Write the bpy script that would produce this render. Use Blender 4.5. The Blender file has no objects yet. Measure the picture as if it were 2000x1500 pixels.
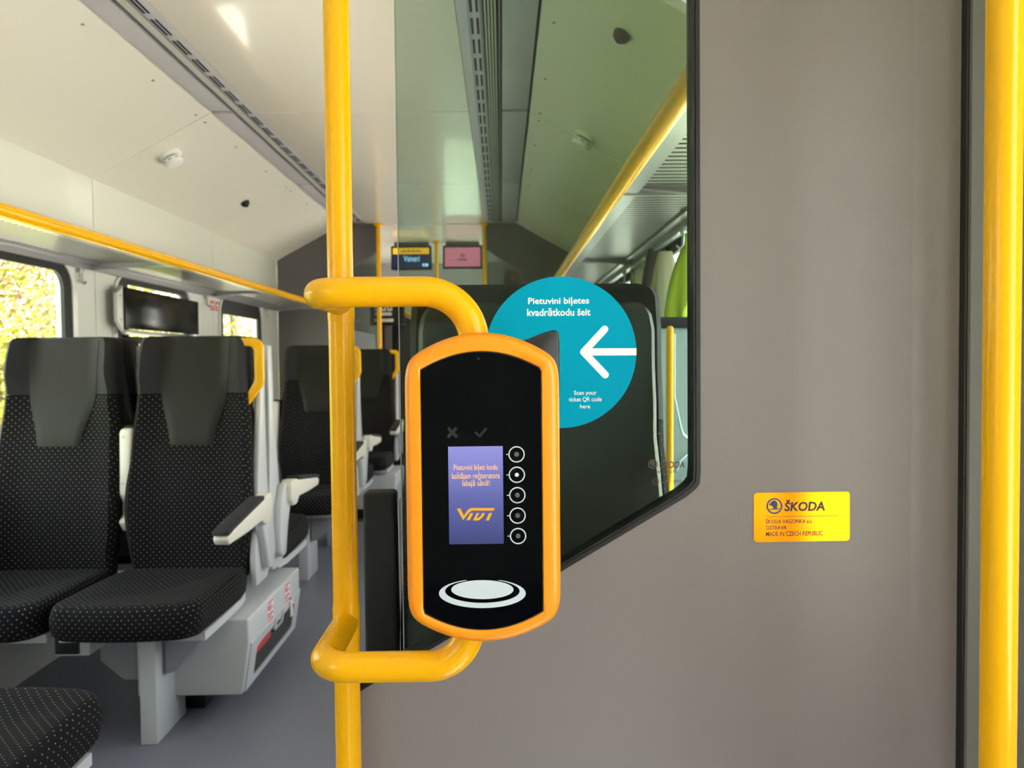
import bpy, bmesh, math, random
from mathutils import Vector, Matrix
random.seed(7)
sc = bpy.context.scene
COL = sc.collection
PI = math.pi

# ------------------------------------------------------------------ camera, world, sun, exposure
F = 1500.0
EYE = Vector((0.0, 0.0, 1.2))
vy = Vector(((980-1000)/F, (750-703)/F, -1)).normalized()          # world +Y in camera axes
up = Vector((-0.0105, 1, 0)); up = (up - up.dot(vy)*vy).normalized()
vx = vy.cross(up)
W2C = Matrix((vx, vy, up)).transposed()
C2W = W2C.transposed()
cd = bpy.data.cameras.new('camera'); cam = bpy.data.objects.new('camera', cd); COL.objects.link(cam)
cd.sensor_width = 36; cd.lens = 36*F/2000; cd.clip_start = .02; cd.clip_end = 300
cd.dof.use_dof = True; cd.dof.focus_distance = .93; cd.dof.aperture_fstop = 8.5
cam.matrix_world = Matrix.Translation(EYE) @ C2W.to_4x4()
sc.camera = cam

w = bpy.data.worlds.new('sky'); sc.world = w; w.use_nodes = True
wn = w.node_tree.nodes; wl = w.node_tree.links
bg = wn['Background']
tc = wn.new('ShaderNodeTexCoord'); sp = wn.new('ShaderNodeSeparateXYZ'); cr = wn.new('ShaderNodeValToRGB')
wl.new(tc.outputs['Generated'], sp.inputs[0]); 
mr = wn.new('ShaderNodeMapRange'); mr.inputs[1].default_value = -1; mr.inputs[2].default_value = 1
wl.new(sp.outputs['Z'], mr.inputs[0]); wl.new(mr.outputs[0], cr.inputs[0])
e = cr.color_ramp.elements
e[0].position = .46; e[0].color = (.55, .52, .46, 1)
e[1].position = .54; e[1].color = (1, .98, .95, 1)
e2 = e.new(1.0); e2.color = (.62, .78, 1, 1)
wl.new(cr.outputs[0], bg.inputs['Color'])
bg.inputs['Strength'].default_value = 3.2

sd = bpy.data.lights.new('sun', 'SUN'); sun = bpy.data.objects.new('sun', sd); COL.objects.link(sun)
sd.energy = 22.0; sd.angle = .01; sd.color = (1, .95, .85)
sun.rotation_euler = Vector((.38, -.22, .90)).to_track_quat('Z', 'Y').to_euler()

sc.view_settings.view_transform = 'Standard'; sc.view_settings.look = 'None'
sc.view_settings.gamma = 1; sc.view_settings.use_curve_mapping = False
sc.view_settings.exposure = 1.0
sc.cycles.caustics_reflective = False; sc.cycles.caustics_refractive = False; sc.cycles.blur_glossy = .4; sc.cycles.sample_clamp_indirect = 5; sc.cycles.use_adaptive_sampling = False

def P(px, py, Y):
    d = C2W @ Vector(((px-1000)/F, (750-py)/F, -1))
    return EYE + d*(Y/d.y)
def PX(px, py, X):
    d = C2W @ Vector(((px-1000)/F, (750-py)/F, -1))
    return EYE + d*(X/d.x)
def PP(px, py, p0, n):
    d = C2W @ Vector(((px-1000)/F, (750-py)/F, -1)); p0 = Vector(p0); n = Vector(n)
    return EYE + d*((p0-EYE).dot(n)/d.dot(n))

# ------------------------------------------------------------------ materials
def lin(c):
    return tuple(((v/255)/12.92 if v/255 <= .04045 else ((v/255+.055)/1.055)**2.4) for v in c) + (1,)
MATS = {}
def mat(name, rgb, rough=.5, metal=0, bump=0, bscale=200, var=0, vscale=8, coat=0, emit=None, estr=0, spec=.5, croughness=.05):
    m = bpy.data.materials.new(name); m.use_nodes = True
    nt = m.node_tree; b = nt.nodes['Principled BSDF']
    b.inputs['Base Color'].default_value = lin(rgb); b.inputs['Roughness'].default_value = rough
    b.inputs['Metallic'].default_value = metal; b.inputs['Coat Weight'].default_value = coat
    b.inputs['Coat Roughness'].default_value = croughness; b.inputs['Specular IOR Level'].default_value = spec
    if emit: 
        b.inputs['Emission Color'].default_value = lin(emit); b.inputs['Emission Strength'].default_value = estr
    t = nt.nodes.new('ShaderNodeTexCoord')
    if bump:
        n = nt.nodes.new('ShaderNodeTexNoise'); n.inputs['Scale'].default_value = bscale; n.inputs['Detail'].default_value = 3
        bp = nt.nodes.new('ShaderNodeBump'); bp.inputs['Strength'].default_value = bump; bp.inputs['Distance'].default_value = .002
        nt.links.new(t.outputs['Object'], n.inputs['Vector']); nt.links.new(n.outputs['Fac'], bp.inputs['Height'])
        nt.links.new(bp.outputs[0], b.inputs['Normal'])
    if var:
        n = nt.nodes.new('ShaderNodeTexNoise'); n.inputs['Scale'].default_value = vscale; n.inputs['Detail'].default_value = 4
        nt.links.new(t.outputs['Object'], n.inputs['Vector'])
        mx = nt.nodes.new('ShaderNodeMix'); mx.data_type = 'RGBA'
        c = lin(rgb); mx.inputs[6].default_value = tuple(v*(1-var) for v in c[:3])+(1,); mx.inputs[7].default_value = tuple(min(1, v*(1+var)) for v in c[:3])+(1,)
        nt.links.new(n.outputs['Fac'], mx.inputs[0]); nt.links.new(mx.outputs[2], b.inputs['Base Color'])
    MATS[name] = m; return m

def glass(name, tint, refl=1.0, rough=0.0):
    m = bpy.data.materials.new(name); m.use_nodes = True; nt = m.node_tree; nt.nodes.clear()
    o = nt.nodes.new('ShaderNodeOutputMaterial'); mx = nt.nodes.new('ShaderNodeMixShader')
    tr = nt.nodes.new('ShaderNodeBsdfTransparent'); gl = nt.nodes.new('ShaderNodeBsdfGlossy'); fr = nt.nodes.new('ShaderNodeFresnel')
    tr.inputs['Color'].default_value = tint + (1,); gl.inputs['Roughness'].default_value = rough
    gl.inputs['Color'].default_value = (refl, refl, refl, 1); fr.inputs['IOR'].default_value = 1.45
    ge = nt.nodes.new('ShaderNodeNewGeometry'); m1 = nt.nodes.new('ShaderNodeMath'); m1.operation = 'SUBTRACT'; m1.inputs[0].default_value = 1
    m2 = nt.nodes.new('ShaderNodeMath'); m2.operation = 'MULTIPLY'
    nt.links.new(ge.outputs['Backfacing'], m1.inputs[1]); nt.links.new(m1.outputs[0], m2.inputs[0]); nt.links.new(fr.outputs[0], m2.inputs[1])
    nt.links.new(m2.outputs[0], mx.inputs[0]); nt.links.new(tr.outputs[0], mx.inputs[1]); nt.links.new(gl.outputs[0], mx.inputs[2])
    nt.links.new(mx.outputs[0], o.inputs[0]); MATS[name] = m; return m

def fabric(name, base, dot, rough=.9):
    m = mat(name, base, rough, bump=.35, bscale=900); nt = m.node_tree; b = nt.nodes['Principled BSDF']
    uv = nt.nodes.new('ShaderNodeUVMap'); s = nt.nodes.new('ShaderNodeSeparateXYZ'); nt.links.new(uv.outputs[0], s.inputs[0])
    def M(op, a, bb=None, c=None):
        n = nt.nodes.new('ShaderNodeMath'); n.operation = op
        for i, v in enumerate((a, bb, c)):
            if v is None: continue
            if isinstance(v, (int, float)): n.inputs[i].default_value = v
            else: nt.links.new(v, n.inputs[i])
        return n.outputs[0]
    PXX, PY = .0205, .0112
    v = M('DIVIDE', s.outputs['Y'], PY); row = M('FLOOR', v); half = M('MULTIPLY', M('MODULO', M('ABSOLUTE', row), 2.0), .5)
    u = M('ADD', M('DIVIDE', s.outputs['X'], PXX), half)
    du = M('MULTIPLY', M('SUBTRACT', M('FRACT', u), .5), PXX); dv = M('MULTIPLY', M('SUBTRACT', M('FRACT', v), .5), PY)
    d2 = M('ADD', M('MULTIPLY', du, du), M('MULTIPLY', M('MULTIPLY', dv, dv), 1.0))
    k = M('LESS_THAN', d2, .00142**2)
    mx = nt.nodes.new('ShaderNodeMix'); mx.data_type = 'RGBA'
    mx.inputs[6].default_value = lin(base); mx.inputs[7].default_value = lin(dot)
    nt.links.new(k, mx.inputs[0]); nt.links.new(mx.outputs[2], b.inputs['Base Color'])
    b.inputs['Specular IOR Level'].default_value = .2
    return m

mat('yellow', (248, 182, 0), .21, spec=.36)
mat('yellow_dim', (238, 170, 10), .35)
mat('orange', (252, 150, 0), .38, bump=.05, bscale=600, coat=.25, croughness=.25)
mat('wall_grey', (133, 125, 123), .42, bump=.12, bscale=260, coat=.0)
mat('jamb_grey', (112, 112, 106), .45, bump=.08, bscale=260)
mat('dark_grey', (104, 100, 101), .5, bump=.05)
mat('mid_grey', (150, 148, 152), .45)
mat('ceil_white', (244, 240, 230), .4, bump=.03, bscale=20)
m_gloss = mat('ceil_gloss', (246, 240, 228), .25, coat=.6, bump=.25, bscale=3.0, croughness=.06)
mat('lining', (226, 228, 222), .35)
mat('lining_gloss', (230, 232, 224), .25, coat=.4)
mat('strip_grey', (216, 212, 221), .4)
mat('alu', (186, 186, 188), .32, metal=.8)
mat('alu_slat', (196, 193, 194), .30, metal=.85)
mat('black', (14, 14, 15), .35)
mat('black_rubber', (16, 16, 17), .45)
mat('slot_black', (10, 10, 11), .8)
mat('floor_lino', (118, 118, 127), .42, var=.18, vscale=160, bump=.06, bscale=500)
mat('seat_grey', (196, 198, 198), .32)
mat('seat_dark', (25, 25, 27), .8, bump=.2, bscale=700)
mat('vinyl', (27, 26, 21), .55, spec=.25, bump=.15, bscale=500)
mat('shell', (58, 62, 54), .4)
mat('shell_window_lit', (150, 172, 178), .3)  # light grey shell with bluish window light put into its colour
mat('rim_black', (11, 11, 12), .45)
fabric('fabric', (13, 13, 18), (150, 141, 100))
mat('white_plastic', (220, 216, 200), .4)
mat('white_print', (240, 244, 246), .5)
mat('cyan', (0, 158, 190), .6, spec=.06)
mat('pure_white', (252, 252, 252), .5)
mat('face_black', (3, 4, 6), .06, spec=.12)
mat('ghost_print', (19, 22, 24), .4)
mat('print_pale', (196, 206, 214), .5)
mat('led_dim', (84, 88, 74), .4)
mat('led_on', (250, 252, 235), .4, emit=(255, 250, 225), estr=.6)
mat('scanner_black', (38, 38, 42), .38, bump=.08, bscale=500)
mat('brass', (226, 128, 10), .24, metal=.95)
mat('brass_edge', (196, 180, 150), .3, metal=.9)
mat('ink_blue', (24, 62, 120), .5)
mat('ink_navy', (30, 34, 60), .5)
mat('etch', (74, 66, 54), .6)
mat('red_print', (200, 60, 66), .6)
mat('sticker_white', (236, 224, 220), .5)
mat('hivis', (124, 142, 10), .8, bump=.3, bscale=60)
mat('hivis_bright', (150, 190, 10), .7)
mat('beige_cloth', (140, 136, 112), .9, bump=.3, bscale=80)
mat('jacket', (26, 26, 28), .85, bump=.3, bscale=90)
mat('orange_dark', (186, 112, 10), .5)
mat('screen_pink', (120, 60, 76), .4, emit=(206, 116, 138), estr=.55)
mat('screen_navy', (10, 24, 52), .3, emit=(12, 30, 66), estr=.5)
mat('screen_band', (200, 150, 10), .4, emit=(226, 170, 14), estr=.6)
mat('screen_text', (150, 200, 235), .4, emit=(150, 205, 245), estr=.7)
mat('brown_print', (110, 70, 50), .5)
mat('ground', (196, 190, 178), .95, var=.2, vscale=3)
mat('grass', (104, 126, 40), .95, var=.3, vscale=2)
mat('bark', (96, 84, 70), .9, var=.3, vscale=12)
mat('leaf_a', (140, 138, 40), .7); mat('leaf_b', (100, 112, 38), .7); mat('leaf_c', (142, 114, 86), .8)
for k in ('leaf_a', 'leaf_b', 'leaf_c'):
    MATS[k].node_tree.nodes['Principled BSDF'].inputs['Specular IOR Level'].default_value = .2
glass('glass_tint', (.69, .775, .735)); glass('glass_clear', (.97, .98, .97)); glass('glass_door', (.72, .74, .72)); glass('glass_dark', (.52, .57, .53))
mat('tinted_panel', (16, 19, 19), .18, spec=.4)
# lit screen of the ticket validator: a display picture that fades from lilac to slate blue
ms = mat('screen_lit', (60, 62, 110), .25); nt = ms.node_tree; b = nt.nodes['Principled BSDF']
t = nt.nodes.new('ShaderNodeTexCoord'); s = nt.nodes.new('ShaderNodeSeparateXYZ'); r_ = nt.nodes.new('ShaderNodeValToRGB')
nt.links.new(t.outputs['Generated'], s.inputs[0]); nt.links.new(s.outputs['Z'], r_.inputs[0]); nt.links.new(r_.outputs[0], b.inputs['Emission Color'])
r_.color_ramp.elements[0].color = lin((60, 70, 128)); r_.color_ramp.elements[1].color = lin((158, 158, 236))
q = r_.color_ramp.elements.new(.45); q.color = lin((100, 106, 178))
b.inputs['Base Color'].default_value = lin((20, 20, 30)); b.inputs['Emission Strength'].default_value = .44
mat('screen_orange', (190, 140, 90), .5, emit=(212, 168, 96), estr=.40)
mat('logo_yellow', (120, 80, 0), .5, emit=(244, 172, 0), estr=.42)

# ------------------------------------------------------------------ mesh helpers
class MB:
    def __init__(s): s.v = []; s.f = []
    def add(s, vs, fs):
        o = len(s.v); s.v += [tuple(p) for p in vs]; s.f += [tuple(i+o for i in f) for f in fs]; return s
    def box(s, x0, x1, y0, y1, z0, z1, bev=0, seg=2):
        x0, x1 = sorted((x0, x1)); y0, y1 = sorted((y0, y1)); z0, z1 = sorted((z0, z1))
        if not bev:
            return s.add([(x, y, z) for x in (x0, x1) for y in (y0, y1) for z in (z0, z1)],
                         [(0, 1, 3, 2), (4, 6, 7, 5), (0, 4, 5, 1), (2, 3, 7, 6), (0, 2, 6, 4), (1, 5, 7, 3)])
        bm = bmesh.new(); bmesh.ops.create_cube(bm, size=1)
        for v in bm.verts: v.co = Vector(((x0+x1)/2+v.co.x*(x1-x0), (y0+y1)/2+v.co.y*(y1-y0), (z0+z1)/2+v.co.z*(z1-z0)))
        bmesh.ops.bevel(bm, geom=bm.edges[:], offset=bev, segments=seg, affect='EDGES', profile=.5)
        return s.bm(bm)
    def bm(s, bm):
        bm.verts.index_update(); s.add([v.co for v in bm.verts], [[v.index for v in f.verts] for f in bm.faces]); bm.free(); return s
    def prism(s, poly, a, b_, axis='Y', bev=0):
        def to(p, t): return {'Y': (p[0], t, p[1]), 'X': (t, p[0], p[1]), 'Z': (p[0], p[1], t)}[axis]
        n = len(poly)
        vs = [to(p, a) for p in poly]+[to(p, b_) for p in poly]
        fs = [tuple(range(n)), tuple(range(2*n-1, n-1, -1))]+[(i, i+n, (i+1) % n+n, (i+1) % n) for i in range(n)]
        bm = bmesh.new(); vv = [bm.verts.new(v) for v in vs]
        for f in fs: bm.faces.new([vv[i] for i in f])
        bmesh.ops.recalc_face_normals(bm, faces=bm.faces)
        if bev: bmesh.ops.bevel(bm, geom=bm.edges[:], offset=bev, segments=2, affect='EDGES', profile=.5)
        return s.bm(bm)
    def tube(s, path, r, seg=16, cap=True, flat=1.0):
        path = [Vector(p) for p in path]; n = len(path); rings = []
        t0 = (path[1]-path[0]).normalized()
        u = t0.orthogonal().normalized(); vs = []
        for i, p in enumerate(path):
            t = ((path[min(i+1, n-1)]-path[i]).normalized() + (path[i]-path[max(i-1, 0)]).normalized()).normalized() if 0 < i < n-1 else ((path[1]-path[0]) if i == 0 else (path[-1]-path[-2])).normalized()
            u = (u - u.dot(t)*t).normalized(); w_ = t.cross(u)
            rr = r[i] if isinstance(r, (list, tuple)) else r
            for k in range(seg):
                a = 2*PI*k/seg; vs.append(p + u*math.cos(a)*rr + w_*math.sin(a)*rr*flat)
        fs = [(i*seg+k, i*seg+(k+1) % seg, (i+1)*seg+(k+1) % seg, (i+1)*seg+k) for i in range(n-1) for k in range(seg)]
        if cap: fs += [tuple(range(seg-1, -1, -1)), tuple((n-1)*seg+k for k in range(seg))]
        return s.add(vs, fs)
    def lathe(s, prof, axis='Z', seg=32, c=(0, 0, 0)):
        vs = []
        for (r, h) in prof:
            for k in range(seg):
                a = 2*PI*k/seg; x, y = r*math.cos(a), r*math.sin(a)
                vs.append((c[0]+x, c[1]+y, c[2]+h) if axis == 'Z' else (c[0]+x, c[1]+h, c[2]+y))
        n = len(prof)
        fs = [(i*seg+k, i*seg+(k+1) % seg, (i+1)*seg+(k+1) % seg, (i+1)*seg+k) for i in range(n-1) for k in range(seg)]
        fs += [tuple(range(seg-1, -1, -1)), tuple((n-1)*seg+k for k in range(seg))]
        return s.add(vs, fs)
    def loft(s, rings, cap=True):
        n = len(rings[0]); vs = [p for r in rings for p in r]
        fs = [(i*n+k, i*n+(k+1) % n, (i+1)*n+(k+1) % n, (i+1)*n+k) for i in range(len(rings)-1) for k in range(n)]
        if cap: fs += [tuple(range(n-1, -1, -1)), tuple((len(rings)-1)*n+k for k in range(n))]
        return s.add(vs, fs)
    def mesh(s, name, m, smooth=40, uv=False):
        me = bpy.data.meshes.new(name); me.from_pydata(s.v, [], s.f); me.validate()
        bm = bmesh.new(); bm.from_mesh(me); bmesh.ops.recalc_face_normals(bm, faces=bm.faces)
        if uv:
            L = bm.loops.layers.uv.new('UVMap')
            for f in bm.faces:
                nn = f.normal; ax = max(range(3), key=lambda i: abs(nn[i]))
                for l in f.loops:
                    c = l.vert.co; l[L].uv = (c.y, c.z) if ax == 0 else (c.x, c.z) if ax == 1 else (c.x, c.y)
        if smooth:
            for f in bm.faces: f.smooth = True
            for ed in bm.edges:
                if len(ed.link_faces) == 2 and ed.calc_face_angle(0) > math.radians(smooth): ed.smooth = False
        bm.to_mesh(me); bm.free()
        me.materials.append(MATS[m] if isinstance(m, str) else m); return me

def ob(name, me, parent=None, loc=None, rotz=None):
    o = bpy.data.objects.new(name, me); COL.objects.link(o)
    if parent: o.parent = parent
    if loc is not None: o.location = loc
    if rotz is not None: o.rotation_euler = (0, 0, rotz)
    return o
def part(name, mb, m, parent=None, **k): return ob(name, mb.mesh(name, m, **k), parent)
def tag(o, label, cat, group=None):
    o['label'] = label; o['category'] = cat
    if group: o['group'] = group
    return o
def thing(name, label, cat, loc=(0, 0, 0), rotz=0, group=None):
    o = bpy.data.objects.new(name, None); COL.objects.link(o); o.location = loc; o.rotation_euler = (0, 0, rotz); o.empty_display_size = .05
    return tag(o, label, cat, group)
def struct(name, mb, m, parent=None, **k):
    o = part(name, mb, m, parent, **k)
    if not parent: o['kind'] = 'structure'
    return o
def rrect(x0, x1, z0, z1, r, n=6):
    pts = []
    for cx, cz, a0 in ((x1-r, z1-r, 0), (x0+r, z1-r, 90), (x0+r, z0+r, 180), (x1-r, z0+r, 270)):
        for i in range(n+1):
            a = math.radians(a0+90*i/n); pts.append((cx+r*math.cos(a), cz+r*math.sin(a)))
    return pts
def radial(poly, c, angs):
    out = []; n = len(poly)
    for a in angs:
        d = Vector((math.cos(a), math.sin(a))); best = None
        for i in range(n):
            p = Vector(poly[i])-Vector(c); q_ = Vector(poly[(i+1) % n])-Vector(c); e_ = q_-p
            den = d.x*e_.y-d.y*e_.x
            if abs(den) < 1e-12: continue
            t_ = (p.x*e_.y-p.y*e_.x)/den; u_ = (p.x*d.y-p.y*d.x)/den
            if t_ > 0 and -1e-6 <= u_ <= 1+1e-6 and (best is None or t_ > best): best = t_
        out.append((c[0]+d.x*best, c[1]+d.y*best))
    return out
def ring_prism(outer, inner, a, b_, axis, mb=None, extra=()):
    """flat plate between an outer and an inner outline (star-shaped about the inner's centre)"""
    mb = mb or MB()
    c = (sum(p[0] for p in inner)/len(inner), sum(p[1] for p in inner)/len(inner))
    angs = sorted(set(round(math.atan2(p[1]-c[1], p[0]-c[0]), 6) for p in list(outer)+list(inner)))
    O = radial(outer, c, angs); I = radial(inner, c, angs); n = len(angs)
    def to(p, t): return {'Y': (p[0], t, p[1]), 'X': (t, p[0], p[1]), 'Z': (p[0], p[1], t)}[axis]
    vs = [to(p, a) for p in O]+[to(p, a) for p in I]+[to(p, b_) for p in I]+[to(p, b_) for p in O]
    fs = []
    for r0, r1 in ((0, 1), (1, 2), (2, 3), (3, 0)):
        fs += [(r0*n+k, r0*n+(k+1) % n, r1*n+(k+1) % n, r1*n+k) for k in range(n)]
    return mb.add(vs, fs)

def text_mesh(body, x0, x1, zc, h=None, bold=0.0, y=0, shear=0, m='white_print', zbase=None, spacing=1.0, depth=.00025):
    """text laid in the XZ plane facing -Y, fitted to x0..x1; returns mesh data"""
    cu = bpy.data.curves.new('text', 'FONT'); cu.body = body; cu.offset = bold; cu.shear = shear; cu.space_character = spacing; cu.resolution_u = 3
    o = bpy.data.objects.new('text', cu); COL.objects.link(o)
    dg = bpy.context.evaluated_depsgraph_get(); me = bpy.data.meshes.new_from_object(o.evaluated_get(dg))
    bpy.data.objects.remove(o); bpy.data.curves.remove(cu)
    xs = [v.co.x for v in me.vertices]; ys = [v.co.y for v in me.vertices]
    if not xs: return me
    k = (x1-x0)/(max(xs)-min(xs)); kz = k if h is None else h/(max(ys)-min(ys))
    mx = min(xs); my = (max(ys)+min(ys))/2
    for v in me.vertices:
        X, Y = v.co.x, v.co.y; v.co = (x0+(X-mx)*k, y, zc+(Y-my)*kz)
    bm = bmesh.new(); bm.from_mesh(me)
    r = bmesh.ops.extrude_face_region(bm, geom=bm.faces[:])
    for g in r['geom']:
        if isinstance(g, bmesh.types.BMVert): g.co.y += depth
    bmesh.ops.recalc_face_normals(bm, faces=bm.faces); bm.to_mesh(me); bm.free()
    me.materials.clear(); me.materials.append(MATS[m]); return me
def text_lines(name, parent, lines, m, y, **kw):
    mb = MB()
    for (body, x0, x1, zc, h) in lines:
        me = text_mesh(body, x0, x1, zc, h, y=y, m=m, **kw)
        mb.add([v.co[:] for v in me.vertices], [tuple(p.vertices) for p in me.polygons]); bpy.data.meshes.remove(me)
    return part(name, mb, m, parent, smooth=0)

# ------------------------------------------------------------------ main dimensions
ZC, ZW, ZR = 2.32, 2.03, 1.645            # flat ceiling, foot of sloped ceiling, luggage rack
XL, XR = -1.83, .64                        # side walls of the saloon
SLO, SLI, SRI, SRO = -1.295, -1.085, -.135, .136   # edges of the two ceiling strips
YB = 6.33                                  # far bulkhead
YP = 1.07                                  # partition in front
JY = [.62, 2.06, 3.5, 4.92, YB]            # panel joints along the car
YS = -2.4                                  # rear end of what is built
XD = .80                                   # door plane of the vestibule on the right

# ------------------------------------------------------------------ floor, ceiling, walls
struct('floor', MB().box(XL-.05, XD+.05, YS, 9.4, -.06, 0), 'floor_lino', smooth=0)
ce = struct('ceiling', MB().box(XL-.05, XD+.05, YS, 9.4, ZC+.03, ZC+.07), 'dark_grey', smooth=0)
g = .0028
ys_all = [YS, -.82]+JY
for i in range(len(ys_all)-1):
    a, b_ = ys_all[i]+g, ys_all[i+1]-g
    part('flat_panel', MB().box(SLI+.002, SRI-.002, a, b_, ZC, ZC+.03), 'ceil_gloss', ce, smooth=0)
    for s, x0, x1 in ((-1, SLO, XL), (1, SRO, XR if a > YP-.3 else XD)):
        p = part('sloped_panel', MB().prism([(x0-s*-.0025, ZC), (x1, ZW), (x1, ZW+.03), (x0-s*-.0025, ZC+.03)], a, b_), 'ceil_white', ce, smooth=0)
        sl = (ZW-ZC)/(x1-x0)
        if a > 0:
            for yy in (a+.05, (a+b_)/2-.25, (a+b_)/2+.25, b_-.05):
                px_ = x0+s*.045; zz = ZC+sl*(px_-x0)
                part('screw', MB().lathe([(.006, .001), (.006, -.0025), (.003, -.0035)], seg=10, c=(px_, yy, zz)), 'alu', p)
def strip(n, xo, xi):
    s = 1 if xi > xo else -1; L = abs(xi-xo)
    def X(t_): return xo+s*L*t_
    t = MB().box(X(-.0), X(1), YS, YB, ZC+.012, ZC+.03)
    o = struct('trim_%d' % n, t, 'dark_grey', smooth=0)
    for i in range(len(ys_all)-1):
        a, b_ = ys_all[i]+.018, ys_all[i+1]-.018
        part('cover_panel', MB().box(X(.03), X(.455), a, b_, ZC+.002, ZC+.014, bev=.002), 'strip_grey', o)
    for t0, t1, zz, m in ((.475, .50, 0.0, 'alu'), (.53, .55, .006, 'lining'), (.57, .59, .006, 'lining'), (.61, .63, .006, 'lining'), (.65, .67, .006, 'lining'), (.69, .72, .004, 'alu'), (.72, .87, .006, 'strip_grey'), (.87, 1.0, 0.0, 'strip_grey')):
        part('rib' if t1-t0 < .05 else 'edge_rail', MB().box(X(t0), X(t1), YS, YB, ZC+zz, ZC+.016), m, o, smooth=0)
    k = 0; y = .55
    sm = MB().box(-.004, .004, 0, .122, -.0015, .004).mesh('vent_slot', 'slot_black', smooth=0)
    while y < YB-.1:
        for t_ in (.755, .825):
            ob('vent_slot', sm, o, (X(t_), y, ZC+.0062))
        y += .168
    return o
strip(1, SLO, SLI); strip(2, SRO, SRI)

# side walls with window openings (rounded), panels between joints
WIN = [(1.16, 3.265, .74), (3.71, 4.50, .80), (5.06, 5.83, .80)]
WT = 1.612
def side_wall(name, X, side, y_from):
    out = -side  # thickness goes outwards
    x0, x1 = X, X+side*.06
    o = struct(name, MB().box(x0, x1, y_from, YB, 0, .42), 'lining', smooth=0)
    edges = [y_from, 3.5, 4.92, YB]
    bays = [(y_from, 3.5, WIN[0]), (3.5, 4.92, WIN[1]), (4.92, YB, WIN[2])]
    for a, b_, (wa, wb, wz) in bays:
        ring_wall = ring_prism([(a+g, .42), (b_-g, .42), (b_-g, ZR+.02), (a+g, ZR+.02)], rrect(wa-.03, wb+.03, wz-.03, WT+.03, .10), x0, x1, 'X')
        part('lining_panel', ring_wall, 'lining', o, smooth=30)
        part('upper_panel', MB().box(x0, x1, a+g, b_-g, ZR+.022, ZW+.02), 'lining_gloss', o, smooth=0)
    return o
wl_ = side_wall('wall_left', XL, -1, YP-.45)
wr_ = side_wall('wall_right', XR, 1, YP+.04)
wn_i = 0
for X, side in ((XL, -1), (XR, 1)):
    for i, (wa, wb, wz) in enumerate(WIN):
        wn_i += 1
        top = WT-.005
        o = struct('window_%d' % wn_i, ring_prism(rrect(wa-.036, wb+.036, wz-.036, WT+.036, .105), rrect(wa+.02, wb-.02, wz+.02, top-.02, .075), X-side*.004, X+side*.012, 'X'), 'black_rubber', smooth=30)
        part('surround', ring_prism(rrect(wa-.07, wb+.07, wz-.07, WT+.028 if False else min(WT+.06, ZR-.012), .13), rrect(wa-.034, wb+.034, wz-.034, WT+.034 if WT+.034 < ZR-.014 else ZR-.016, .104), X-side*.010, X+side*.004, 'X'), 'lining_gloss', o, smooth=30)
        pane = part('pane', MB().box(X+side*.004, X+side*.010, wa, wb, wz, WT), 'glass_clear', o, smooth=0)
        if i == 2:
            part('hopper_frame', MB().box(X-side*.002, X+side*.03, wa+.01, wb-.01, top-.085, top-.01).box(X-side*.002, X+side*.03, wa+.01, wb-.01, 1.335, 1.375), 'black_rubber', o, smooth=0)
        if i == 1:
            part('hopper_frame', MB().box(X-side*.002, X+side*.03, wa+.01, wb-.01, 1.30, 1.335).box(X-side*.002, X+side*.03, wa+.01, wa+.09, 1.30, WT-.01), 'black_rubber', o, smooth=0)

# vestibule around the camera: left and right door walls, rear closed by an added unseen wall
def door_wall(name, X, side, y0, y1, n):
    o = struct(name, MB().box(X, X+side*.06, YS, y0, 0, ZC).box(X, X+side*.06, y1, YP-.45 if side < 0 else YP-.06, 0, ZC).box(X, X+side*.06, y0, y1, 2.02, ZC), 'lining', smooth=0)
    d = struct('door_%d' % n, MB(), 'lining') if False else None
    ym = (y0+y1)/2
    dm = MB()
    for a, b_ in ((y0, ym), (ym, y1)):
        ring_prism([(a+.004, .02), (b_-.004, .02), (b_-.004, 2.0), (a+.004, 2.0)], rrect(a+.10, b_-.10, .62, 1.88, .10), X+side*.01, X+side*.05, 'X', dm)
    d = struct('door_%d' % n, dm, 'lining', smooth=30)
    for a, b_ in ((y0, ym), (ym, y1)):
        part('door_gasket', ring_prism(rrect(a+.09, b_-.09, .61, 1.89, .105), rrect(a+.115, b_-.115, .635, 1.865, .09), X+side*.005, X+side*.012, 'X'), 'black_rubber', d, smooth=30)
        part('door_pane', MB().box(X+side*.028, X+side*.034, a+.09, b_-.09, .61, 1.89), 'glass_clear', d, smooth=0)
    return o
struct('wall_rear_light_stop', MB().box(XL-.05, XD+.06, YS-.06, YS, 0, ZC+.03), 'lining', smooth=0)  # unseen wall added to cut the light on the front partition
door_wall('wall_rear_left', XL, -1, -1.35, -.15, 1)
door_wall('wall_rear_right', XD, 1, -1.25, .64, 2)

# ------------------------------------------------------------------ partition in front, with its angled top, gasket and glass
gl0 = P(697, 1350, YP); gl1 = P(1366, 951, YP)
k_sl = (gl1.z-gl0.z)/(gl1.x-gl0.x)
XPL = gl0.x-.006; XG0 = P(778, 650, YP).x; XG1 = P(1364, 500, YP).x
def gz(x): return gl0.z+(x-gl0.x)*k_sl
ZT = ZC-.002
GW = .0075
XBEND, XSEAM = .575, P(1879, 750, 1.03).x
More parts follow.
